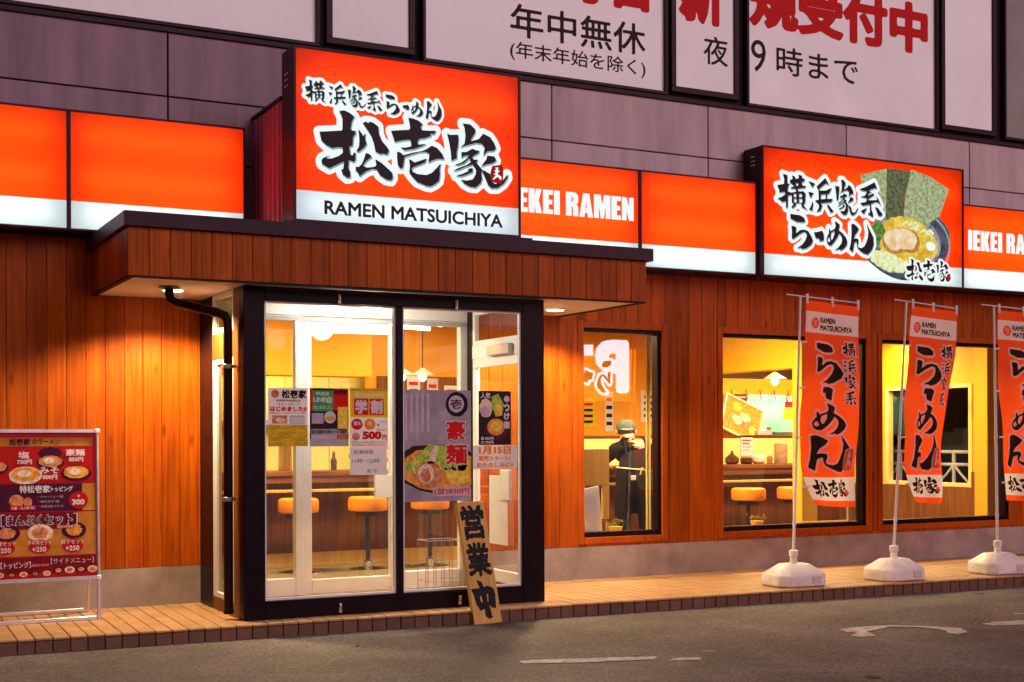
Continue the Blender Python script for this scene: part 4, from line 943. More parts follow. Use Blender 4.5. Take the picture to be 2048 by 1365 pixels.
# ================================================================ open board
OB = thing('open_board', 'pale wooden board with black brush lettering leaning on the porch', 'board', (4.475, 8.985, RZ), (R(-16.5), R(-2.6), R(-4)))
MB().box(-0.112, 0, 0, 0.112, 0.045, 0.945).done('plank', 'pale_wood', OB, bev=0.004, local=True)
for ch, z0, z1 in (('営', 0.645, 0.915), ('業', 0.36, 0.625)):
    v, ed = None, font_mesh(ch)[2]
    v, f = sdf_fill([ed], 0.035, 1 / 60, True, 0.012); v = fit(v, -0.095, z0, 0.095, z1); flat_obj('lettering', v, f, -0.0025, 'print_black', OB, True)
v, f = sdf_fill(strokes(glyph('naka')), 0.012, 0.012, True, 0.006); v = fit(v, -0.10, 0.035, 0.09, 0.335); flat_obj('lettering', v, f, -0.0025, 'print_black', OB, True)

# ================================================================ menu stand
MS = thing('menu_stand', 'silver framed ramen menu board on a folding stand against the boarded wall', 'menu stand', (0.92, 9.88, 0.14), (R(-3), 0, 0))
L = dict(local=True)
MW, M0, M1 = 0.90, 0.29, 1.365
MB().box(0.02, 0.008, M0 + 0.02, MW - 0.02, 0.02, M1 - 0.02).done('board', 'print_crimson', MS, **L)
fr = MB()
fr.tube([(0.012, 0.01, M0 + 0.012), (0.012, 0.01, M1 - 0.012)], 0.013, 10).tube([(MW - 0.012, 0.01, M0 + 0.012), (MW - 0.012, 0.01, M1 - 0.012)], 0.013, 10)
fr.box(0.026, -0.006, M0, MW - 0.026, 0.022, M0 + 0.026).box(0.026, -0.006, M1 - 0.024, MW - 0.026, 0.022, M1)
fo = fr.done('frame', 'silver', MS, smooth=True, **L)
for x in (0.012, MW - 0.012):
    for z in (M0 + 0.012, M1 - 0.012): MB().box(x - 0.017, -0.009, z - 0.017, x + 0.017, 0.027, z + 0.017).done('corner_cap', 'plastic_white', fo, bev=0.005, **L)
for x in (0.012, MW - 0.012):
    MB().box(x - 0.012, -0.002, 0, x + 0.012, 0.022, M0 - 0.001).done('leg', 'silver', MS, bev=0.003, **L)
    MB().prism([(0.46, 0.025), (0.49, 0.025), (0.05, 1.1), (0.03, 1.1)], 'x', x - 0.008, x + 0.008).done('rear_leg', 'silver', MS, **L)
MB().box(0.025, 0.0, 0.0, MW - 0.025, 0.02, 0.028).done('bottom_bar', 'silver', MS, bev=0.003, **L)
MB().box(0.025, 0.462, 0.03, MW - 0.025, 0.482, 0.055).done('rear_bar', 'silver', MS, bev=0.003, **L)
MB().box(0.42, 0.0201, 0.005, 0.44, 0.462, 0.02).done('brace', 'steel_grey', MS, **L)
# printed sheet
def prt(name, m, y, **k):
    return lambda mb: mb.done(name, m, MS, **L)
def rect(x0, z0, x1, z1, y, m, name='print'): return MB().quad((x0, y, z0), (x1, y, z0), (x1, y, z1), (x0, y, z1)).done(name, m, MS, recalc=False, **L)
def blob(x, z, rx, rz, y, m, name='print', wob=0.06, rot=0): return MB().disc(x, y, z, rx, rz, 26, wob, rot).done(name, m, MS, recalc=False, **L)
def mt(body, bx, y, m, bold=0.0, res=30): return text('print', body, bx, y, m, MS, bold, True, res)
X = lambda v: v - 0.92
Z = lambda v: v - 0.14
y0 = 0.0068
rect(0.03, M0 + 0.03, MW - 0.03, Z(0.605), y0, 'menu_maroon'); rect(0.03, Z(0.612), MW - 0.03, Z(0.915), y0, 'menu_gold')
rect(0.03, Z(0.925), X(1.70), Z(1.118), y0, 'menu_purple'); rect(X(1.70), Z(0.925), MW - 0.03, Z(1.118), y0, 'menu_gold')
rect(0.03, Z(1.385), MW - 0.045, Z(1.445), y0, 'menu_gold'); rect(0.03, Z(1.127), MW - 0.035, Z(1.38), y0, 'menu_red'); rect(0.03, Z(0.80), X(1.66), Z(0.915), y0 - .0008, 'menu_maroon')
y1 = y0 - 0.0012; y2 = y0 - 0.0024; y3 = y0 - 0.0036
mt('松壱家', (X(1.21), Z(1.392), X(1.35), Z(1.44)), y1, 'menu_purple', 0.04); mt('のラーメン', (X(1.365), Z(1.397), X(1.55), Z(1.437)), y1, 'menu_purple', 0.02)
for x, z, r, bowl, soup in ((1.12, 1.235, 0.085, 'menu_purple', 'food_meat'), (1.317, 1.18, 0.112, 'food_pale', 'food_broth'), (1.485, 1.27, 0.095, 'menu_purple', 'food_meat'), (1.66, 1.19, 0.105, 'menu_purple', 'food_broth'), (1.0, 1.22, 0.09, 'food_pale', 'food_meat')):
    blob(X(x), Z(z), r, r * 0.55, y1, bowl); blob(X(x), Z(z) + 0.008, r * 0.84, r * 0.42, y2, soup, wob=0.12); blob(X(x) - 0.01, Z(z) + 0.012, r * 0.42, r * 0.24, y3, 'food_pale', wob=0.2)
MB().disc(X(1.485), y1 + .0003, Z(1.335), 0.085, 0.045, 8).done('print', 'menu_purple', MS, recalc=False, **L)
for tx, p, x, z in (('塩', '750円', 1.305, 1.30), ('みそ', '800円', 1.475, 1.19), ('豪麺', '850円', 1.655, 1.315)):
    w = 0.028 * len(tx) + 0.01
    mt(tx, (X(x - w), Z(z), X(x + w), Z(z + 0.048)), y3 - .001, 'print_white', 0.03); mt(p, (X(x - 0.045), Z(z - 0.042), X(x + 0.055), Z(z - 0.008)), y3 - .001, 'print_white', 0.04)
mt('特松壱家', (X(1.275), Z(1.055), X(1.48), Z(1.11)), y1, 'print_white', 0.03); mt('トッピング', (X(1.485), Z(1.062), X(1.635), Z(1.10)), y1, 'print_white', 0.03)
for k, tx in enumerate(('・チャーシュー3枚', '・味付玉子1個', '・海苔3枚プラス')): mt(tx, (X(1.40), Z(1.018 - k * 0.034), X(1.40 + (0.17, 0.14, 0.17)[k]), Z(1.036 - k * 0.034)), y1, 'print_mauve')
blob(X(1.255), Z(1.0), 0.05, 0.045, y1, 'food_meat', wob=0.1); blob(X(1.33), Z(0.99), 0.028, 0.035, y1, 'food_meat')
rect(X(1.21), Z(0.935), X(1.385), Z(0.968), y2, 'menu_red'); mt('大盛・大人気1位！', (X(1.218), Z(0.941), X(1.375), Z(0.962)), y3, 'print_white', 0.02)
blob(X(1.675), Z(0.998), 0.066, 0.062, y1, 'menu_red', wob=0); mt('+', (X(1.665), Z(1.018), X(1.685), Z(1.038)), y2, 'print_white', 0.05); mt('300', (X(1.628), Z(0.965), X(1.715), Z(1.005)), y2, 'print_white', 0.05)
v, f = text_geo('【まんぷくセット】', 0.07, 30); flat_obj('print', fit(v, X(1.148), Z(0.822), X(1.665), Z(0.908)), f, y1 - .001, 'print_white', MS, True)
v, f = text_geo('【まんぷくセット】', 0.03, 30); flat_obj('print', fit(v, X(1.155), Z(0.828), X(1.658), Z(0.902)), f, y2 - .001, 'menu_purple', MS, True)
for x, z, b_, s_ in ((1.19, 0.775, 'menu_purple', 'food_meat'), (1.41, 0.775, 'food_pale', 'food_meat'), (1.64, 0.785, 'menu_purple', 'food_broth'), (1.03, 0.775, 'menu_purple', 'food_broth')):
    blob(X(x), Z(z), 0.085, 0.06, y1 - .0004, b_); blob(X(x), Z(z), 0.055, 0.04, y2, s_, wob=0.25)
rect(X(1.52), Z(0.80), X(1.64), Z(0.825), y3, 'menu_red'); mt('単品のお客様', (X(1.525), Z(0.804), X(1.635), Z(0.821)), y3 - .001, 'print_white', 0.02)
for x, tx in ((1.17, '豚飯セット'), (1.405, 'ネギ丼セット'), (1.63, '餃子セット')):
    blob(X(x), Z(0.675), 0.072, 0.05, y2, 'menu_red', wob=0); mt(tx, (X(x - 0.08), Z(0.688), X(x + 0.08), Z(0.722)), y3, 'print_white', 0.01); mt('+250', (X(x - 0.05), Z(0.64), X(x + 0.045), Z(0.676)), y3, 'print_white', 0.03)
mt('【トッピング】', (X(1.145), Z(0.53), X(1.345), Z(0.575)), y1, 'print_white', 0.015); mt('【サイドメニュー】', (X(1.48), Z(0.55), X(1.775), Z(0.592)), y1, 'print_mauve', 0.01)
rect(X(1.335), Z(0.535), X(1.47), Z(0.558), y1, 'menu_red'); mt('お好きなトッピング', (X(1.34), Z(0.539), X(1.465), Z(0.554)), y2, 'print_white')
rect(0.03, M0 + 0.03, MW - 0.03, M0 + 0.06, y1, 'menu_red')
for k in range(9):
    x = 1.14 + k * 0.078; r = 0.026 if k < 5 else 0.034; zz = 0.487 if k < 5 else 0.505
    blob(X(x), Z(zz), r, r * 0.7, y2, 'food_pale' if k % 2 == 0 else 'menu_purple', wob=0); blob(X(x), Z(zz), r * 0.65, r * 0.45, y3, 'food_meat', wob=0.1)

# ================================================================ posters on the porch glass
YPO = PY + 0.040
def poster(name, label, x0, z0, x1, z1, m, cat='poster', group='posters taped to the porch glass'):
    t = thing(name, label, cat, (x0, YPO, z0), group=group)
    MB().box(0, 0, 0, x1 - x0, 0.002, z1 - z0).done('sheet', m, t, local=True)
    return t
class Pr:
    def __init__(s, t, w, h): s.t, s.w, s.h = t, w, h; s.k = 0
    def y(s, l): return -0.0008 * (l + 1)
    def rect(s, x0, z0, x1, z1, m, l=0): MB().quad((x0 * s.w, s.y(l), z0 * s.h), (x1 * s.w, s.y(l), z0 * s.h), (x1 * s.w, s.y(l), z1 * s.h), (x0 * s.w, s.y(l), z1 * s.h)).done('print', m, s.t, recalc=False, local=True)
    def blob(s, x, z, rx, rz, m, l=0, wob=0.0, rot=0.0): MB().disc(x * s.w, s.y(l), z * s.h, rx * s.w, rz * s.w, 28, wob, rot).done('print', m, s.t, recalc=False, local=True)
    def txt(s, body, x0, z0, x1, z1, m, bold=0.0, l=1): text('print', body, (x0 * s.w, z0 * s.h, x1 * s.w, z1 * s.h), s.y(l), m, s.t, bold, True, 30)
    def poly(s, pts, m, l=0): 
        v, f = sdf_fill(strokes([[[(p[0] * s.w, p[1] * s.h) for p in pts]]]), 0, 0.006); flat_obj('print', v, f, s.y(l), m, s.t, True)
w, h = 0.296, 0.42
p = Pr(poster('poster', 'white stamp card poster with gold lower half, leftmost on the porch glass', 2.879, 1.376, 3.175, 1.796, 'print_white'), w, h)
p.rect(0.0, 0.0, 1.0, 0.37, 'print_gold'); p.blob(0.18, 0.90, 0.10, 0.10, 'food_meat', 0, 0.1); p.txt('松壱家', 0.34, 0.82, 0.97, 0.97, 'print_black', 0.04)
p.txt('松壱家甲府昭和店', 0.2, 0.765, 0.82, 0.805, 'print_black', 0.02); p.txt('スタンプカード', 0.24, 0.70, 0.80, 0.745, 'print_black', 0.015); p.txt('はじめました!!', 0.05, 0.60, 0.97, 0.685, 'print_red', 0.06)
p.txt('お得なスタンプを貯めてラーメン無料', 0.05, 0.555, 0.95, 0.59, 'print_black'); p.rect(0.1, 0.39, 0.48, 0.53, 'food_meat'); p.blob(0.3, 0.45, 0.12, 0.06, 'food_pale', 1, 0.2); p.rect(0.55, 0.39, 0.92, 0.53, 'print_grey'); p.rect(0.57, 0.40, 0.90, 0.50, 'print_white', 1)
p = Pr(poster('poster', 'red and green messaging app poster, second from the left on the porch glass', 3.192, 1.374, 3.489, 1.799, 'print_dark'), w, 0.425)
p.rect(0, 0.62, 0.07, 1, 'print_red'); p.rect(0.60, 0.62, 1.0, 1.0, 'print_red'); p.rect(0.07, 0.60, 0.60, 0.96, 'print_green', 1); p.txt('甲府店', 0.16, 0.87, 0.50, 0.94, 'print_white', 0.02, 2); p.txt('LINE@', 0.09, 0.74, 0.58, 0.85, 'print_white', 0.04, 2); p.txt('はじめました。', 0.10, 0.64, 0.57, 0.70, 'print_white', 0.015, 2)
p.txt('松壱家', 0.62, 0.89, 0.97, 0.98, 'print_black', 0.04, 2); p.rect(0.05, 0.39, 0.35, 0.57, 'print_grey', 1); p.blob(0.52, 0.50, 0.15, 0.15, 'print_white', 1); p.blob(0.52, 0.48, 0.13, 0.05, 'print_gold', 2); p.rect(0.72, 0.28, 0.98, 0.68, 'food_yellow', 1)
p.rect(0.03, 0.2, 1.0, 0.30, 'print_smoke', 1); p.txt('友だち登録でお得なクーポン配信中', 0.05, 0.22, 0.95, 0.28, 'print_black', 0.02, 3); p.rect(0.0, 0.0, 1.0, 0.13, 'print_grey', 1); p.rect(0.03, 0.13, 0.70, 0.20, 'print_mauve', 1); p.rect(0.72, 0.12, 0.97, 0.22, 'food_meat', 2); p.blob(0.68, 0.85, 0.0001, 0.0001, 'print_red')
p = Pr(poster('poster', 'yellow and white student discount poster, third on the porch glass', 3.502, 1.372, 3.801, 1.803, 'print_white'), 0.299, 0.431)
p.rect(0, 0.5, 1, 1, 'print_yellow'); p.rect(0, 0.95, 1, 1, 'print_gold', 1); p.txt('毎日いつでも', 0.12, 0.84, 0.90, 0.92, 'print_white', 0.06, 1); p.rect(0.10, 0.54, 0.48, 0.82, 'print_red', 1); p.rect(0.51, 0.54, 0.89, 0.82, 'print_red', 1); p.txt('学', 0.13, 0.56, 0.45, 0.80, 'print_white', 0.05, 2); p.txt('割', 0.54, 0.56, 0.86, 0.80, 'print_white', 0.05, 2)
p.blob(0.18, 0.38, 0.15, 0.14, 'print_red', 0); p.blob(0.52, 0.38, 0.15, 0.14, 'print_orange', 0); p.txt('醤油', 0.09, 0.36, 0.27, 0.43, 'print_white', 0.02, 1); p.txt('塩', 0.46, 0.36, 0.58, 0.43, 'print_white', 0.02, 1); p.txt('+', 0.70, 0.34, 0.78, 0.40, 'print_red', 0.03, 1); p.txt('ライス', 0.80, 0.40, 0.96, 0.45, 'print_black', 0.01, 1); p.txt('がセットで', 0.70, 0.26, 0.97, 0.31, 'print_black', 0.01, 1)
p.blob(0.15, 0.17, 0.10, 0.10, 'food_meat', 0, 0.1); p.txt('500', 0.32, 0.12, 0.83, 0.26, 'print_red', 0.07, 1); p.txt('円', 0.85, 0.11, 0.97, 0.20, 'print_red', 0.05, 1); p.txt('学生証のご提示で割引いたします', 0.04, 0.05, 0.95, 0.085, 'print_black', 0.0, 1); p.txt('他の割引券との併用はできません', 0.04, 0.01, 0.95, 0.04, 'print_black', 0.0, 1)
p = Pr(poster('handwritten_note', 'grey handwritten note in a sleeve under the student discount poster', 3.501, 1.16, 3.792, 1.369, 'paper', 'note'), 0.291, 0.209)
p.txt('営業時間', 0.10, 0.74, 0.62, 0.88, 'print_dark', 0.0, 0); p.txt('11時〜22時', 0.06, 0.42, 0.8, 0.58, 'print_dark', 0.0, 0); p.txt('まで', 0.45, 0.08, 0.75, 0.2, 'print_dark', 0.0, 0)
p = Pr(poster('poster', 'tall grey poster of a pork noodle bowl with red brush lettering', 3.92, 0.95, 4.49, 1.796, 'print_smoke'), 0.57, 0.846)
for k in range(5): p.rect(0.03 + k * 0.08, 0.55 if k in (0, 2) else 0.62, 0.065 + k * 0.08, 0.97, 'print_mauve', 0)
p.blob(0.79, 0.875, 0.165, 0.165, 'print_black', 0, 0.05); p.blob(0.78, 0.878, 0.115, 0.115, 'print_mauve', 1); p.txt('壱', 0.70, 0.835, 0.86, 0.92, 'print_dark', 0.02, 2)
p.poly([(0, 0.44), (0.15, 0.50), (0.55, 0.51), (0.85, 0.48), (1.0, 0.44), (1.0, 0.10), (0.85, 0.07), (0.55, 0.06), (0.25, 0.10), (0, 0.18)], 'print_dark', 0)
p.poly([(0, 0.38), (0.2, 0.46), (0.55, 0.48), (0.85, 0.45), (1.0, 0.40), (1.0, 0.14), (0.8, 0.10), (0.5, 0.09), (0.25, 0.12), (0, 0.21)], 'food_broth', 1)
p.poly([(0.02, 0.33), (0.20, 0.40), (0.38, 0.52), (0.60, 0.50), (0.75, 0.42), (0.98, 0.36), (0.9, 0.27), (0.6, 0.28), (0.3, 0.30), (0.1, 0.26)], 'food_green', 2)
p.poly([(0.35, 0.34), (0.45, 0.50), (0.52, 0.50), (0.46, 0.34)], 'food_pale', 3)
p.poly([(0.60, 0.30), (0.95, 0.33), (0.98, 0.18), (0.8, 0.14), (0.65, 0.18)], 'food_yellow', 2)
p.blob(0.38, 0.245, 0.185, 0.18, 'food_meat', 3, 0.06); p.blob(0.33, 0.25, 0.12, 0.13, 'food_pale', 4, 0.1); p.blob(0.33, 0.235, 0.07, 0.09, 'food_meat', 5, 0.2)
p.txt('豪', 0.615, 0.545, 0.925, 0.735, 'print_white', 0.05, 4); p.txt('豪', 0.63, 0.552, 0.91, 0.727, 'print_red', 0.025, 5); p.txt('麺', 0.605, 0.325, 0.955, 0.525, 'print_white', 0.05, 4); p.txt('麺', 0.62, 0.332, 0.94, 0.517, 'print_red', 0.025, 5)
p.rect(0.43, 0.045, 0.99, 0.13, 'print_mauve', 4); p.txt('(並)850円', 0.45, 0.055, 0.97, 0.12, 'print_red', 0.02, 5)
for k in range(26):
    a = random.uniform(0.06, 0.92); b_ = random.uniform(0.30, 0.44) + (0.04 if 0.3 < a < 0.6 else 0); c_ = random.uniform(-0.05, 0.05)
    p.poly([(a, b_), (a + 0.02, b_ + 0.008), (a + 0.05 + c_, b_ - 0.05), (a + 0.03 + c_, b_ - 0.055)], random.choice(('food_green', 'food_pale', 'food_yellow', 'food_green')), 2.4 + 0.02 * k)
p = Pr(poster('poster', 'small dark poster of a dipping noodle bowl on the right porch glass', 4.556, 1.378, 4.838, 1.796, 'print_dark'), 0.282, 0.418)
p.blob(0.22, 0.68, 0.20, 0.26, 'food_pale', 0, 0.1); p.blob(0.20, 0.62, 0.14, 0.15, 'print_mauve', 1, 0.1); p.poly([(0.4, 0.9), (0.6, 0.95), (0.78, 0.75), (0.72, 0.55), (0.5, 0.55), (0.4, 0.7)], 'food_green', 1); p.poly([(0.5, 0.8), (0.7, 0.78), (0.72, 0.55), (0.52, 0.52)], 'food_yellow', 2)
p.blob(0.55, 0.29, 0.36, 0.30, 'print_purple', 1); p.blob(0.53, 0.33, 0.27, 0.23, 'food_broth', 2); p.blob(0.53, 0.34, 0.17, 0.14, 'food_yellow', 3, 0.2)
for k, ch in enumerate('辛つけ麺'): p.txt(ch, 0.77, 0.78 - k * 0.16, 0.95, 0.92 - k * 0.16, 'print_white', 0.07, 4)
p.txt('並 850円', 0.06, 0.09, 0.45, 0.15, 'print_white', 0.04, 4); p.txt('大 950円', 0.06, 0.02, 0.45, 0.08, 'print_white', 0.04, 4); p.txt('人気', 0.05, 0.86, 0.36, 0.97, 'print_white', 0.04, 4)
p = Pr(poster('notice', 'white date notice with orange lettering below the dipping noodle poster', 4.508, 1.19, 4.89, 1.374, 'paper', 'notice'), 0.382, 0.184)
p.txt('1月15日', 0.13, 0.62, 0.86, 0.97, 'print_orange', 0.05, 0); p.txt('販売スタート!', 0.13, 0.34, 0.84, 0.56, 'print_orange', 0.045, 0); p.txt('おたのしみに!!', 0.08, 0.05, 0.92, 0.28, 'print_orange', 0.045, 0)

# umbrella rack behind the porch glass
UR = thing('umbrella_rack', 'low chrome wire umbrella rack inside the porch glass', 'rack', (4.42, 9.75, 0.147))
def wire(pts, name='wire', r=0.003): return MB().tube(pts, r, 6).done(name, 'steel_grey', UR)
x0, x1, ya, yb = 4.28, 4.56, 9.66, 9.86
for z in (0.16, 0.30, 0.62):
    for a, b in (((x0, ya, z), (x1, ya, z)), ((x1, ya, z), (x1, yb, z)), ((x1, yb, z), (x0, yb, z)), ((x0, yb, z), (x0, ya, z))): wire([a, b], 'ring_wire')
for x in (x0, x0 + 0.07, x0 + 0.14, x0 + 0.21, x1): 
    for y in (ya, yb): wire([(x, y, 0.147), (x, y, 0.62)])
# ================================================================ inside the shop
FZ, CZC = 0.14, 2.78
MB().box(0.6, 10.67, 0.08, 13.2, 16.6, FZ).done('floor', 'floor_brown', kind='structure')
MB().box(2.722, YW - 0.002, 0.08, 5.098, 10.67, FZ + 0.002).done('threshold_floor', 'floor_brown', kind='structure')
MB().box(0.6, 10.662, CZC, 13.2, 16.6, CZC + 0.1).done('ceiling', 'ceiling_cream', kind='structure')
MB().box(0.6, 16.0, FZ, 13.2, 16.1, CZC).done('wall_back', 'wall_orange', kind='structure')
MB().box(0.6, 10.665, FZ, 0.7, 16.0, CZC).done('wall_left', 'wall_yellow', kind='structure')
# right end wall with its side window
wr = MB()
wr.box(13.0, 10.665, FZ, 13.1, 12.35, CZC).box(13.0, 13.9, FZ, 13.1, 16.0, CZC).box(13.0, 12.35, FZ, 13.1, 13.9, 0.78).box(13.0, 12.35, 2.10, 13.1, 13.9, CZC)
wr.done('wall_right', 'wall_yellow', kind='structure')
SW = thing('side_window', 'side window with cream frame in the yellow end wall', 'window', (13.0, 13.1, 0.78))
fr = MB()
for y0, y1, z0, z1 in ((12.35, 12.41, 0.78, 2.10), (13.84, 13.9, 0.78, 2.10), (12.411, 13.839, 0.78, 0.83), (12.411, 13.839, 2.05, 2.10), (13.1, 13.14, 0.831, 2.049)): fr.box(12.985, y0, z0, 13.08, y1, z1)
fr.done('frame', 'wall_cream', SW, bev=0.003)
MB().quad((13.03, 12.41, 0.83), (13.03, 13.84, 0.83), (13.03, 13.84, 2.05), (13.03, 12.41, 2.05)).done('pane', 'porch_glass', SW, recalc=False)
MB().box(12.97, 10.7, FZ, 12.999, 12.349, 0.98).box(12.97, 12.351, FZ, 12.999, 16.0, 0.775).done('wainscot', 'brown_wood', kind='structure')
# white guard rail outside the side window
GR = thing('guard_rail', 'white metal guard rail outside the side window', 'railing', (13.55, 13.5, 0.1))
for z in (0.55, 0.72, 1.05, 1.22): MB().tube([(13.55, 12.0, z), (13.55, 16.5, z)], 0.022, 8).done('rail', 'plastic_white', GR)
for k in range(5): MB().tube([(13.55, 12.2 + k * 1.0, 0.1), (13.55, 12.2 + k * 1.0, 1.24)], 0.025, 8).done('post', 'plastic_white', GR)
for k in range(4): MB().tube([(13.55, 12.2 + k + j / 8, 0.72 + 0.33 * (1 - math.sin(math.pi * j / 8))) for j in range(9)], 0.016, 8).done('curved_bar', 'plastic_white', GR)
MB().box(13.1, 11.0, 0.0, 19, 19, 0.1).done('yard', 'asphalt', kind='structure')

# dropped bulkheads, kitchen walls and a pillar
BA = tag(MB().box(2.4, 13.3, 2.08, 5.25, 13.62, CZC - 0.001).done('bulkhead', 'wall_amber', bev=0.004), 'orange yellow bulkhead over the counter behind the shop door', 'bulkhead')
KW = thing('kitchen_wall', 'pale yellow panelled kitchen wall behind the counter stools', 'wall', (3.8, 14.6, FZ))
for k in range(8): MB().box(1.6 + k * 0.52, 14.6, FZ, 2.112 + k * 0.52, 14.64, CZC - 0.001).done('panel', 'kitchen_wall', KW, bev=0.003)
BB = tag(MB().box(9.60, 11.72, 2.19, 9.80, 15.3, CZC - 0.001).done('bulkhead', 'wall_yellow', bev=0.004), 'yellow bulkhead running back from the pillar in the middle window', 'bulkhead')
tag(MB().box(9.58, 11.54, FZ, 9.80, 11.70, CZC - 0.001).done('pillar', 'wall_yellow', bev=0.006), 'yellow square pillar behind the nearest banner', 'pillar')
tag(MB().box(12.13, 11.3, FZ, 12.42, 11.5, CZC - 0.001).done('pillar', 'wall_yellow', bev=0.006), 'yellow square pillar seen through the right window', 'pillar')
tag(MB().box(5.62, 15.2, FZ, 13.0, 15.3, CZC - 0.002).done('partition', 'dark_wood'), 'brown timber partition at the back of the kitchen', 'partition')
tag(MB().box(5.60, 14.3, FZ, 9.75, 14.4, CZC - 0.002).done('partition', 'wall_orange'), 'orange partition wall behind the bending worker', 'partition')
tag(MB().box(5.70, 14.24, 1.62, 7.6, 14.299, 2.14).done('wall_board', 'brown_wood', bev=0.004), 'brown timber board on the orange partition', 'board')
KP = thing('service_hatch', 'mint green lit kitchen hatch with three small lamps', 'hatch', (11.8, 14.9, 1.5))
MB().box(11.45, 14.95, 1.45, 12.5, 15.0, 2.02).done('back_panel', 'kitchen_mint', KP)
MB().box(11.40, 14.7, 2.03, 12.6, 14.95, 2.07).done('shelf', 'steel_grey', KP, bev=0.004)
for k in range(3):
    MB().lathe([(0.01, 0.05), (0.04, 0.03), (0.045, 0.0), (0.02, -0.03)], (11.62 + k * 0.22, 14.8, 1.97), 12).done('lamp', 'lamp_soft', KP)
ld = bpy.data.lights.new('hatch_light', 'AREA'); ld.energy = 3; ld.size = 0.9; ld.color = (0.85, 1.0, 0.85)
lo = bpy.data.objects.new('hatch_light', ld); COL.objects.link(lo); lo.parent = KP; lo.location = (0.1, -0.15, 0.45); lo.rotation_euler = (R(25), 0, 0)
# stock pots and a hood in the kitchen behind the middle window
for k, (x, y, r, hh, lb) in enumerate(((10.75, 14.2, 0.19, 0.42, 'large steel stock pot behind the counter, left one in the kitchen'), (11.15, 14.3, 0.16, 0.34, 'middle steel stock pot in the kitchen behind the counter'), (11.50, 14.25, 0.14, 0.28, 'small steel stock pot in the kitchen next to the mint hatch'))):
    t = thing('stock_pot', lb, 'pot', (x, y, 1.20), group='stock pots on the range')
    MB().lathe([(r * 0.96, 0), (r, 0.02), (r, hh), (r * 1.05, hh + 0.012), (r * 0.9, hh + 0.012)], (0, 0, 0), 22).done('body', 'steel_grey', t, smooth=True, local=True)
    for s in (-1, 1): MB().tube([(s * r, -0.05, hh * 0.75), (s * (r + 0.04), -0.05, hh * 0.75), (s * (r + 0.04), 0.05, hh * 0.75), (s * r, 0.05, hh * 0.75)], 0.008, 6).done('handle', 'steel_grey', t, local=True)
RG = thing('kitchen_range', 'dark steel kitchen range carrying the stock pots', 'range', (11.1, 14.25, FZ))
MB().box(10.4, 14.0, FZ, 11.8, 14.55, 1.17).done('body', 'iron_dark', RG, bev=0.006); MB().box(10.38, 13.98, 1.171, 11.82, 14.57, 1.199).done('top', 'steel_grey', RG, bev=0.004)
# hanging rail with hooks in the middle window
HR = thing('hanging_rail', 'pale rail with hooks hanging under the yellow bulkhead', 'rail', (10.6, 13.4, 2.0))
MB().box(9.84, 13.40, 1.96, 11.3, 13.46, 2.15).done('beam', 'wall_yellow', HR)
MB().tube([(9.9, 13.36, 1.92), (11.3, 13.36, 1.92)], 0.008, 6).done('rod', 'ceramic', HR)
for k in range(6): MB().tube([(10.0 + k * 0.22, 13.37, 2.02), (10.0 + k * 0.22, 13.35, 1.93), (10.01 + k * 0.22, 13.35, 1.89)], 0.006, 6).done('hook', 'print_red', HR)
MB().box(9.88, 13.38, 1.0, 9.97, 13.48, 1.959).done('frame_post', 'wall_yellow', HR)

# counter
CT = thing('counter', 'long dark timber counter with a raised shelf along the kitchen', 'counter', (6.5, 12.9, FZ))
MB().box(2.6, 12.72, 1.055, 11.35, 13.2, 1.105).done('counter_top', 'counter_wood', CT, bev=0.006)
MB().box(2.6, 12.735, 0.985, 11.35, 12.765, 1.054).done('apron_board', 'counter_wood', CT, bev=0.003)
MB().box(2.6, 12.95, FZ, 11.35, 13.0, 1.054).done('front_panel', 'brown_wood', CT)
MB().box(2.6, 12.60, 0.90, 11.35, 12.734, 0.925).done('bag_shelf', 'pale_wood', CT, bev=0.003)
MB().box(2.6, 12.90, FZ, 11.35, 12.949, 0.28).done('kickboard', 'pale_wood', CT)
MB().box(5.9, 13.202, 1.0, 11.35, 13.26, 1.42).done('upstand', 'wall_cream', CT, bev=0.003)
MB().box(5.9, 13.19, 1.421, 11.35, 13.30, 1.45).done('upstand_cap', 'counter_wood', CT, bev=0.003)
# stools
def stool():
    t = thing('bar_stool', '', 'stool', (0, 0, FZ), group='orange bar stools at the counter')
    MB().lathe([(0.17, 0.0), (0.19, 0.01), (0.195, 0.03), (0.195, 0.105), (0.188, 0.128), (0.165, 0.14)], (0, 0, 0.575), 26).done('seat', 'orange_vinyl', t, smooth=True, local=True)
    MB().lathe([(0.12, 0.53), (0.12, 0.574)], (0, 0, 0), 18).done('seat_plate', 'iron_dark', t, local=True)
    MB().lathe([(0.022, 0.08), (0.022, 0.53)], (0, 0, 0), 14).done('column', 'iron_dark', t, smooth=True, local=True)
    MB().lathe([(0.045, 0.02), (0.045, 0.075), (0.03, 0.085)], (0, 0, 0), 16).done('collar', 'chrome', t, smooth=True, local=True)
    MB().lathe([(0.205, 0.0), (0.205, 0.012), (0.10, 0.028), (0.045, 0.032)], (0, 0, 0), 28).done('base', 'chrome', t, smooth=True, local=True)
    return t
def copy_tree(o, loc):
    c = o.copy(); COL.objects.link(c); c.location = loc
    for ch in o.children:
        d = ch.copy(); COL.objects.link(d); d.parent = c
    return c
st0 = stool()
for k, (x, lb) in enumerate(((4.12, 'orange round bar stool at the counter, left behind the shop door sidelight'), (4.83, 'orange round bar stool at the counter, in the shop door glass'), (5.50, 'orange round bar stool at the counter, behind the tall noodle poster'),
                             (9.33, 'orange round bar stool at the counter, left in the middle window'), (9.98, 'orange round bar stool at the counter, behind the nearest banner'))):
    o = st0 if k == 0 else copy_tree(st0, (0, 0, 0)); o.location = (x, 12.36 if x < 7 else 12.16, FZ); o['label'] = lb

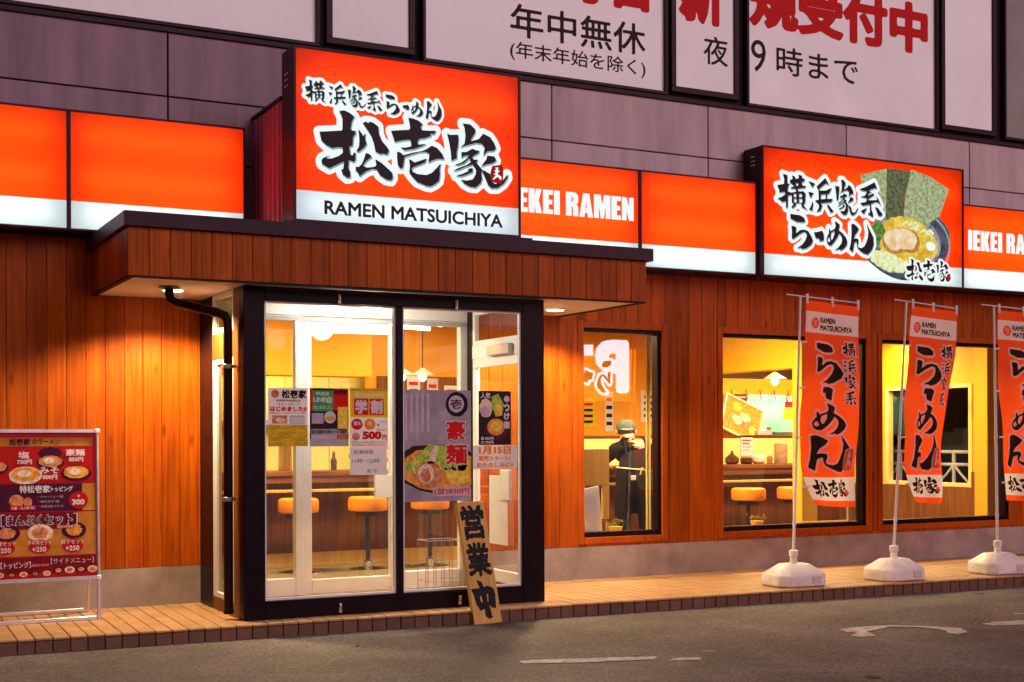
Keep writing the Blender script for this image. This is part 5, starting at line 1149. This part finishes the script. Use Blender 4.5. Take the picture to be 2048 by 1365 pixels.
# things on the counter
def pot(name, label, cat, x, y, prof, m, lid=None):
    t = thing(name, label, cat, (x, y, 1.106), group='tableware along the counter')
    MB().lathe(prof, (0, 0, 0), 18).done('body', m, t, smooth=True, local=True)
    if lid: MB().lathe(lid[0], (0, 0, 0), 16).done('lid', lid[1], t, smooth=True, local=True)
    return t
pot('kettle', 'black rounded kettle on the counter in the middle window', 'kettle', 9.62, 12.85, [(0.06, 0), (0.085, 0.03), (0.08, 0.08), (0.03, 0.12)], 'dark_ceramic', ([(0.03, 0.121), (0.012, 0.14), (0.015, 0.16)], 'dark_ceramic'))
pot('sauce_jar', 'dark lacquer jar beside the black kettle', 'jar', 9.84, 12.86, [(0.055, 0), (0.075, 0.02), (0.075, 0.07), (0.06, 0.08)], 'dark_ceramic', ([(0.06, 0.081), (0.05, 0.09), (0.012, 0.095)], 'steel_grey'))
pot('spice_pot', 'round cream spice pot in the middle of the tableware', 'pot', 10.02, 12.86, [(0.05, 0), (0.08, 0.03), (0.08, 0.09), (0.05, 0.12)], 'ceramic', ([(0.05, 0.121), (0.02, 0.135)], 'ceramic'))
pot('glass_jar', 'small glass seasoning jar near the tall wooden cup', 'jar', 10.17, 12.84, [(0.035, 0), (0.038, 0.07), (0.03, 0.08)], 'bottle_glass', ([(0.034, 0.081), (0.034, 0.1)], 'steel_grey'))
pot('chopstick_cup', 'tall brown wooden chopstick cup on the counter', 'cup', 10.37, 12.88, [(0.075, 0), (0.08, 0.01), (0.08, 0.24), (0.07, 0.25)], 'stoneware')
pot('noodle_bowl', 'round earthenware bowl on the counter beside the worker', 'bowl', 7.86, 12.88, [(0.05, 0), (0.06, 0.02), (0.11, 0.09), (0.115, 0.10)], 'ceramic')
pot('noodle_bowl', 'wide yellow bowl on the counter behind the shop door', 'bowl', 4.98, 12.86, [(0.06, 0), (0.07, 0.02), (0.15, 0.13), (0.155, 0.15)], 'stoneware')
pot('soy_bottle', 'small dark soy bottle behind the shop door', 'bottle', 4.66, 12.86, [(0.03, 0), (0.032, 0.10), (0.014, 0.14), (0.014, 0.17)], 'dark_ceramic', ([(0.016, 0.171), (0.016, 0.19)], 'print_red'))
pot('water_pitcher', 'clear water pitcher on the counter behind the sidelight', 'pitcher', 4.15, 12.86, [(0.06, 0), (0.07, 0.01), (0.065, 0.24), (0.07, 0.26)], 'bottle_glass')
PC = thing('counter_notice', 'white counter notice with red print behind the shop door', 'notice', (5.22, 12.84, 1.106))
MB().box(-0.24, 0, 0, 0.24, 0.006, 0.24).done('sheet', 'paper', PC, local=True); MB().quad((-0.24, -0.002, 0.08), (0.24, -0.002, 0.08), (0.24, -0.002, 0.24), (-0.24, -0.002, 0.24)).done('print', 'print_red', PC, recalc=False, local=True)
text('print', 'いたします', (-0.16, 0.12, 0.22, 0.21), -0.004, 'print_white', PC, 0.04, True)
PC = thing('counter_notice', 'small white menu card with red lines propped on the counter upstand', 'notice', (10.10, 13.19, 1.2))
MB().box(-0.09, 0, 0, 0.09, 0.004, 0.24).done('sheet', 'paper', PC, local=True)
for k in range(4): MB().quad((-0.07, -0.002, 0.18 - k * 0.04), (0.06 - 0.02 * (k % 2), -0.002, 0.18 - k * 0.04), (0.06 - 0.02 * (k % 2), -0.002, 0.195 - k * 0.04), (-0.07, -0.002, 0.195 - k * 0.04)).done('print', 'print_red' if k < 2 else 'print_grey', PC, recalc=False, local=True)
PF = thing('picture_frame', 'tilted cream frame with a food photo on the counter upstand', 'picture', (10.02, 13.24, 1.46), (R(-12), R(22), 0))
MB().box(-0.28, 0, 0, 0.28, 0.012, 0.42).done('photo', 'food_broth', PF, local=True)
fr = MB()
for a in ((-0.31, -0.012, -0.03, -0.28, 0.02, 0.45), (0.28, -0.012, -0.03, 0.31, 0.02, 0.45), (-0.279, -0.012, -0.03, 0.279, 0.02, 0.0), (-0.279, -0.012, 0.42, 0.279, 0.02, 0.45)): fr.box(*a)
fr.done('frame', 'ceramic', PF, bev=0.003, local=True)
for k in range(6): MB().disc(random.uniform(-0.2, 0.2), -0.003 - 0.001 * k, random.uniform(0.08, 0.34), 0.08, 0.06, 18, 0.3).done('print', ('food_meat', 'food_green', 'food_pale')[k % 3], PF, recalc=False, local=True)
TC = thing('tissue_box', 'pale blue tissue box on the counter upstand', 'box', (10.38, 13.24, 1.451))
MB().box(-0.11, -0.05, 0, 0.11, 0.05, 0.06).done('carton', 'print_mauve', TC, bev=0.004, local=True); MB().prism([(-0.06, 0.06), (0.06, 0.06), (0.04, 0.10), (0.0, 0.15), (-0.03, 0.11)], 'y', -0.012, 0.012).done('tissue', 'print_white', TC, local=True)
HT = thing('hanging_tag', 'yellow and red shop tag hanging before the mint kitchen hatch', 'tag', (11.92, 14.6, 1.66))
MB().prism([(-0.10, 0), (0.10, 0), (0.115, 0.03), (0.095, 0.17), (-0.095, 0.17), (-0.115, 0.03)], 'y', 0, 0.012).done('lower_plate', 'print_yellow', HT, local=True)
MB().prism([(-0.09, 0.171), (0.09, 0.171), (0.08, 0.25), (-0.08, 0.25)], 'y', 0, 0.012).tube([(-0.05, 0.006, 0.25), (-0.05, 0.006, 0.34), (0.05, 0.006, 0.34), (0.05, 0.006, 0.25)], 0.012, 6).done('handle', 'print_red', HT, local=True)

# paper menus on the orange partition and cups behind the shop door
for k, (x, z, w_, h_, m_, lb) in enumerate(((6.05, 1.72, 0.16, 0.42, 'print_white', 'white paper menu strip pinned left on the orange partition'), (6.30, 1.66, 0.14, 0.46, 'print_mauve', 'pink paper menu strip second on the orange partition'), (6.52, 1.74, 0.22, 0.30, 'print_white', 'broad white paper menu third on the orange partition'),
                                       (8.35, 1.55, 0.26, 0.36, 'print_yellow', 'yellow paper menu on the partition left of the worker'), (8.75, 1.50, 0.12, 0.50, 'print_white', 'narrow white paper menu above the worker'), (9.28, 1.62, 0.30, 0.40, 'print_white', 'large white paper menu right of the worker'))):
    t = thing('paper_menu', lb, 'menu', (x, 14.232 if k < 3 else 14.292, z), group='paper menus on the partition')
    MB().box(0, 0, 0, w_, 0.004, h_).done('sheet', m_, t, local=True)
    for q in range(4): MB().quad((w_ * 0.15, -0.002, h_ * (0.16 + 0.2 * q)), (w_ * 0.85, -0.002, h_ * (0.16 + 0.2 * q)), (w_ * 0.85, -0.002, h_ * (0.25 + 0.2 * q)), (w_ * 0.15, -0.002, h_ * (0.25 + 0.2 * q))).done('print', 'print_red' if q == 3 else 'print_dark', t, recalc=False, local=True)
for k, (x, lb) in enumerate(((3.62, 'yellow cup at the left end of the counter'), (3.80, 'second yellow cup on the counter behind the sidelight'), (4.36, 'yellow cup on the counter right of the pitcher'), (5.05, 'yellow cup before the wide bowl'))):
    pot('tea_cup', lb, 'cup', x, 12.80, [(0.035, 0), (0.045, 0.02), (0.05, 0.10), (0.046, 0.105)], 'pot_yellow')
SR = thing('steel_rack', 'steel kitchen shelf with stacked bowls behind the counter', 'shelf', (3.9, 14.4, 1.5))
MB().box(2.4, 14.3, 1.60, 5.3, 14.58, 1.63).done('board', 'steel_grey', SR, bev=0.003)
for k in range(7):
    for q in range(3): MB().lathe([(0.05, 0), (0.10, 0.05), (0.105, 0.055)], (2.6 + k * 0.4, 14.44, 1.631 + q * 0.035), 14).done('bowl', ('ceramic', 'stoneware', 'dark_ceramic')[k % 3], SR, smooth=True)
# dining chair and a leaning board behind the left window
CH = thing('dining_chair', 'yellow wooden chair with a slotted back behind the left window', 'chair', (7.05, 11.75, FZ), (0, 0, R(8)))
bk = MB(); bk.box(-0.20, -0.02, 0.80, 0.20, 0.012, 1.18).box(-0.20, -0.02, 0.45, -0.11, 0.012, 0.80).box(0.11, -0.02, 0.45, 0.20, 0.012, 0.80); bk.done('backrest', 'pale_wood', CH, bev=0.008, local=True)
MB().box(-0.20, 0.013, 0.42, 0.20, 0.42, 0.46).done('seat', 'pale_wood', CH, bev=0.008, local=True)
for x in (-0.18, 0.18):
    for y in (0.0, 0.39): MB().box(x - 0.018, y - 0.018, 0, x + 0.018, y + 0.018, 0.419).done('leg', 'pale_wood', CH, local=True)
LB = thing('leaning_board', 'white blank board leaning against the inside of the left window', 'board', (6.60, 10.92, FZ), (R(8), R(-10), 0))
MB().box(-0.09, 0, 0, 0.09, 0.02, 0.84).done('panel', 'paper', LB, bev=0.003, local=True)
MB().box(-0.10, 0.021, 0.05, 0.10, 0.035, 0.80).done('backing', 'pale_wood', LB, local=True)
# flower pots on the inner sills
def flowers(x, label):
    t = thing('flower_pot', label, 'plant', (x, 10.76, 0.541), group='small flower pots on the window sills')
    MB().lathe([(0.05, 0), (0.065, 0.04), (0.068, 0.05)], (0, 0, 0), 14).done('pot', 'pot_yellow', t, local=True)
    for m_, n_, nm in (('leaf', 70, 'leaves'), ('flower_orange', 26, 'blossoms')):
        b = MB()
        for k in range(n_):
            a = random.uniform(0, 6.28); r = random.uniform(0, 0.10) ; p = Vector((r * 1.3 * math.cos(a), r * 0.6 * math.sin(a), 0.05 + random.uniform(0, 0.05) + (0.02 if m_ != 'leaf' else 0)))
            d1 = Vector((random.uniform(-1, 1), random.uniform(-1, 1), random.uniform(-0.3, 1))).normalized() * 0.022; d2 = d1.cross(Vector((random.uniform(-1, 1), 0.3, 0.5))).normalized() * 0.012
            b.quad(p - d2, p + d1 * 0.5, p + d2, p + d1)
        b.done(nm, m_, t, local=True, recalc=False)
flowers(6.70, 'small orange flower pot on the sill of the left window')
flowers(8.36, 'small orange flower pot on the sill of the middle window')
WB = thing('sill_board', 'pale wooden strip lying along the sill of the middle window', 'board', (8.9, 10.72, 0.541))
MB().box(-0.06, 0, 0, 0.62, 0.03, 0.025).done('strip', 'pale_wood', WB, bev=0.003, local=True)
for x, lb in ((7.0, 'cream curtain strip at the right edge of the left window'), (9.47, 'cream curtain strip at the right edge of the middle window')):
    t = thing('curtain_strip', lb, 'curtain', (x, 10.70, 0.55), group='cream strips beside the window frames')
    MB().prism([(0, 0), (0.012, -0.012), (0.03, 0.0), (0.05, -0.012), (0.06, 0.004), (0.03, 0.014)], 'z', 0, 1.88).done('fold', 'wall_cream', t, local=True)

# ceiling panels, unseen, added to light the interior; the pendants and tubes follow
def added_ceiling_light(x, y, label, power, sx=1.2, sy=0.30):
    t = thing('added_ceiling_light', label, 'lamp', (x, y, CZC), group='added unseen ceiling light panels')
    MB().box(-sx / 2, -sy / 2, -0.035, sx / 2, sy / 2, 0).done('housing', 'white_alu', t, bev=0.004, local=True)
    MB().box(-sx / 2 + 0.02, -sy / 2 + 0.02, -0.041, sx / 2 - 0.02, sy / 2 - 0.02, -0.036).done('diffuser', 'lamp_soft', t, local=True)
    ld = bpy.data.lights.new('glow', 'AREA'); ld.shape = 'RECTANGLE'; ld.size = sx; ld.size_y = sy; ld.energy = power; ld.color = (1.0, 0.76, 0.40)
    lo = bpy.data.objects.new('glow', ld); COL.objects.link(lo); lo.parent = t; lo.location = (0, 0, -0.05)
for x, y, p, lb in ((3.6, 11.9, 50, 'added unseen ceiling light over the left stools'), (5.95, 12.1, 40, 'added unseen ceiling light between the shop door and the left window'), (8.1, 11.7, 50, 'added unseen ceiling light over the bending worker'),
                    (10.6, 11.9, 40, 'added unseen ceiling light between the middle and right windows'), (12.3, 13.4, 30, 'added unseen ceiling light near the side window'), (3.6, 14.1, 34, 'added unseen ceiling light in the kitchen behind the bulkhead'), (11.0, 13.9, 10, 'added unseen ceiling light in the kitchen by the mint hatch')):
    added_ceiling_light(x, y, lb, p)
def pendant(x, y, z, label, power=8):
    t = thing('pendant_lamp', label, 'lamp', (x, y, z), group='small pendant lamps')
    MB().tube([(0, 0, 0.09), (0, 0, CZC - z)], 0.006, 6).done('cord', 'iron_dark', t, local=True)
    MB().lathe([(0.02, 0.10), (0.04, 0.085), (0.13, 0.03), (0.135, 0.022), (0.12, 0.024)], (0, 0, 0), 20).done('shade', 'ceramic', t, smooth=True, local=True)
    MB().lathe([(0.012, -0.05), (0.04, -0.02), (0.045, 0.0), (0.03, 0.023)], (0, 0, 0), 14).done('bulb', 'lamp_warm', t, smooth=True, local=True)
pendant(5.72, 13.6, 2.10, 'white shaded pendant lamp, left one behind the tall noodle poster')
pendant(6.10, 13.9, 2.12, 'white shaded pendant lamp, right one behind the tall noodle poster')
pendant(6.95, 13.2, 2.45, 'white shaded pendant lamp high behind the right porch glass')
pendant(9.9, 12.4, 2.08, 'white shaded pendant lamp beside the nearest banner pole')
pendant(12.4, 12.3, 2.0, 'white shaded pendant lamp in the right window')
for k, (x, y) in enumerate(((5.78, 13.2), (5.88, 13.75))):
    t = thing('tube_lamp', ('bare ceiling tube lamp, front one behind the sidelight', 'bare ceiling tube lamp, rear one behind the sidelight')[k], 'lamp', (x, y, 2.66), (0, 0, R(20)), 'bare tube lamps')
    MB().tube([(-0.3, 0, 0), (0.3, 0, 0)], 0.02, 10).done('tube', 'lamp_warm', t, local=True); MB().box(-0.32, -0.03, 0.022, 0.32, 0.03, 0.11).done('fitting', 'white_alu', t, local=True)
# porch ceiling lamp
PL = thing('porch_lamp', 'round white ceiling lamp inside the glass porch', 'lamp', (3.62, 9.95, CZ0 - 0.005))
MB().lathe([(0.06, -0.065), (0.10, -0.05), (0.12, -0.02), (0.12, 0.0)], (0, 0, 0), 24).done('globe', 'lamp_white', PL, smooth=True, local=True)
MB().lathe([(0.13, -0.012), (0.13, 0.0)], (0, 0, 0), 24).done('ring', 'white_alu', PL, local=True)
ld = bpy.data.lights.new('glow', 'POINT'); ld.energy = 12; ld.shadow_soft_size = 0.1; ld.color = (1.0, 0.93, 0.78)
lo = bpy.data.objects.new('glow', ld); COL.objects.link(lo); lo.parent = PL; lo.location = (0.3, 0, -0.14)

# ================================================================ the worker
def person():
    t = thing('person', 'person in grey cap and dark apron bending over the counter in the left window', 'person', (7.75, 12.06, FZ), (0, 0, R(-24))); t.scale = (1.04, 0.98, 0.965)
    V = []; E = []; Rd = []
    def add(p, r, par=None):
        V.append(p); Rd.append(r if isinstance(r, tuple) else (r, r))
        if par is not None: E.append((par, len(V) - 1))
        return len(V) - 1
    pel = add((0, 0, 0.90), (0.175, 0.15))
    sp1 = add((0.02, 0.08, 1.02), (0.175, 0.14), pel); sp2 = add((0.03, 0.21, 1.13), (0.19, 0.145), sp1); ch = add((0.03, 0.33, 1.20), (0.19, 0.135), sp2)
    nk = add((0.01, 0.43, 1.275), 0.064, ch); hd = add((0.0, 0.475, 1.335), (0.075, 0.085), nk); hm = add((-0.02, 0.50, 1.40), (0.088, 0.100), hd); ht = add((-0.02, 0.505, 1.475), (0.06, 0.07), hm)
    for s in (-1, 1):
        sh = add((0.03 + s * 0.20, 0.31, 1.19), 0.085, ch)
        if s < 0: el = add((-0.26, 0.45, 1.06), 0.055, sh); wr = add((-0.22, 0.60, 1.005), 0.032, el); pd = Vector((0.25, 0.95, -0.15)).normalized()
        else: el = add((0.30, 0.46, 1.06), 0.055, sh); wr = add((0.20, 0.64, 1.005), 0.032, el); pd = Vector((-0.2, 0.97, -0.15)).normalized()
        w = Vector(V[wr]); sd_ = Vector((pd.y, -pd.x, 0)) * (-s)   # towards the thumb
        pa = add(tuple(w + pd * 0.05), (0.036, 0.018), wr)
        p0 = Vector(V[pa])
        for k, ln in enumerate((0.075, 0.085, 0.08, 0.062)):
            b = p0 + sd_ * (0.030 - 0.020 * k) + pd * 0.035
            a0 = add(tuple(b), 0.0095, pa); a1 = add(tuple(b + pd * ln * 0.55 + Vector((0, 0, -0.006))), 0.0085, a0); add(tuple(b + pd * ln * 0.95 + Vector((0, 0, -0.024))), 0.0075, a1)
        th = add(tuple(w + pd * 0.03 + sd_ * 0.035 + Vector((0, 0, -0.006))), 0.011, wr); th1 = add(tuple(w + pd * 0.06 + sd_ * 0.06 + Vector((0, 0, -0.012))), 0.0095, th); add(tuple(w + pd * 0.085 + sd_ * 0.062 + Vector((0, 0, -0.02))), 0.008, th1)
        hp = add((s * 0.10, -0.01, 0.84), (0.12, 0.125), pel); kn = add((s * 0.11, 0.03, 0.46), 0.08, hp); an = add((s * 0.11, -0.02, 0.085), 0.045, kn); add((s * 0.115, 0.05, 0.035), (0.045, 0.034), an); add((s * 0.12, 0.17, 0.03), (0.042, 0.028), len(V) - 1)
    me = bpy.data.meshes.new('body'); me.from_pydata(V, E, [])
    o = bpy.data.objects.new('body', me); COL.objects.link(o)
    md = o.modifiers.new('skin', 'SKIN'); md.use_smooth_shade = True
    for i, r in enumerate(Rd): me.skin_vertices[0].data[i].radius = r
    me.skin_vertices[0].data[0].use_root = True
    sb = o.modifiers.new('sub', 'SUBSURF'); sb.levels = 2; sb.render_levels = 2
    dg = bpy.context.evaluated_depsgraph_get(); m2 = bpy.data.meshes.new_from_object(o.evaluated_get(dg)); bpy.data.objects.remove(o)
    m2.materials.clear()
    for n_ in ('cloth_black', 'skin', 'cloth_pants', 'cloth_pink', 'print_white'): m2.materials.append(MATS[n_])
    for p in m2.polygons:
        c = p.center; i = 0
        if c.z < 0.10: i = 2
        elif c.z < 0.93 and c.y < 0.25: i = 2
        elif c.z > 1.33 or (c.z > 1.26 and c.y > 0.42 and abs(c.x) < 0.09): i = 1
        elif abs(c.x - 0.03) > 0.2 and c.y > 0.44: i = 1
        elif c.y > 0.5 and c.z < 1.1: i = 1
        elif c.z > 1.22 and c.y < 0.40 and 0.0 < c.x < 0.16: i = 3
        p.material_index = i; p.use_smooth = True
    body = link('body', m2, None, t, True)
    # head details: ears, nose, hair below the cap
    b = MB()
    for s in (-1, 1): b.lathe([(0.008, -0.03), (0.018, -0.015), (0.02, 0.012), (0.01, 0.03)], (-0.02 + s * 0.096, 0.485, 1.40), 10)
    b.done('ears', 'skin', body, smooth=True, local=True)
    MB().tube([(-0.02, 0.595, 1.42), (-0.02, 0.618, 1.395), (-0.02, 0.60, 1.385)], [0.008, 0.015, 0.012], 8).done('nose', 'skin', body, smooth=True, local=True)
    for s in (-1, 1): MB().disc(-0.02 + s * 0.035, 0.602, 1.422, 0.014, 0.006, 12).done('eye', 'print_black', body, local=True, recalc=False)
    MB().disc(-0.02, 0.601, 1.355, 0.022, 0.006, 12).done('mouth', 'print_crimson', body, local=True, recalc=False)
    hb = MB(); rings = []
    for (r, z) in ((0.090, 1.375), (0.098, 1.395), (0.101, 1.425)):
        rings.append([hb.b.verts.new((-0.02 + r * math.cos(a), 0.495 + r * 1.02 * math.sin(a), z)) for a in [math.pi + j * math.pi / 10 for j in range(11)]])
    for a, c in zip(rings, rings[1:]):
        for j in range(10): hb.b.faces.new((a[j], a[j + 1], c[j + 1], c[j]))
    hb.done('hair', 'hair', body, smooth=True, local=True)
    cap = MB().lathe([(0.104, 1.415), (0.107, 1.44), (0.103, 1.475), (0.088, 1.51), (0.055, 1.535), (0.012, 1.542)], (-0.02, 0.50, 0), 24).done('cap', 'cloth_cap', t, smooth=True, local=True)
    MB().tube([(-0.08, 0.41, 1.43), (-0.02, 0.392, 1.425), (0.04, 0.41, 1.43)], 0.006, 6).done('strap', 'print_white', cap, local=True)
    br = MB(); br.prism([(-0.10, 0.575), (0.06, 0.575), (0.045, 0.66), (-0.02, 0.69), (-0.085, 0.66)], 'z', 1.42, 1.43); br.done('brim', 'cloth_cap', cap, local=True)
    ap = MB(); rings = []
    for (w, yb_, z, y_) in ((0.215, 0.19, 0.48, 0.03), (0.205, 0.18, 0.72, 0.02), (0.20, 0.172, 0.92, 0.02), (0.188, 0.155, 1.0, 0.06)):
        rings.append([ap.b.verts.new((0.01 + w * math.cos(a), y_ + yb_ * math.sin(a), z)) for a in [math.radians(-55 + j * 290 / 24) for j in range(25)]])
    for a, c in zip(rings, rings[1:]):
        for j in range(24): ap.b.faces.new((a[j], a[j + 1], c[j + 1], c[j]))
    apo = ap.done('apron', 'cloth_black', t, smooth=True, local=True)
    ring = [(0.015 + 0.192 * math.cos(a), 0.055 + 0.160 * math.sin(a), 0.985 - 0.02 * math.cos(a)) for a in [j * 2 * math.pi / 24 for j in range(25)]]
    MB().tube(ring, 0.009, 6).done('apron_tie', 'apron_tie', apo, local=True)
    MB().tube([(0.03, -0.115, 0.985), (0.06, -0.13, 1.0), (0.09, -0.12, 0.985), (0.05, -0.125, 0.975), (0.04, -0.12, 0.93)], 0.008, 6).done('bow', 'apron_tie', apo, local=True)
    MB().box(-0.06, -0.16, 0.87, -0.01, -0.145, 0.92).done('tag', 'print_white', apo, bev=0.004, local=True)
    for s in (-1, 1): MB().tube([(0.03 + s * 0.10, 0.02, 1.08), (0.03 + s * 0.11, 0.10, 1.215), (0.03 + s * 0.11, 0.22, 1.305), (0.03 + s * 0.09, 0.34, 1.34)], 0.012, 6).done('apron_strap', 'cloth_black', apo, local=True)
person()
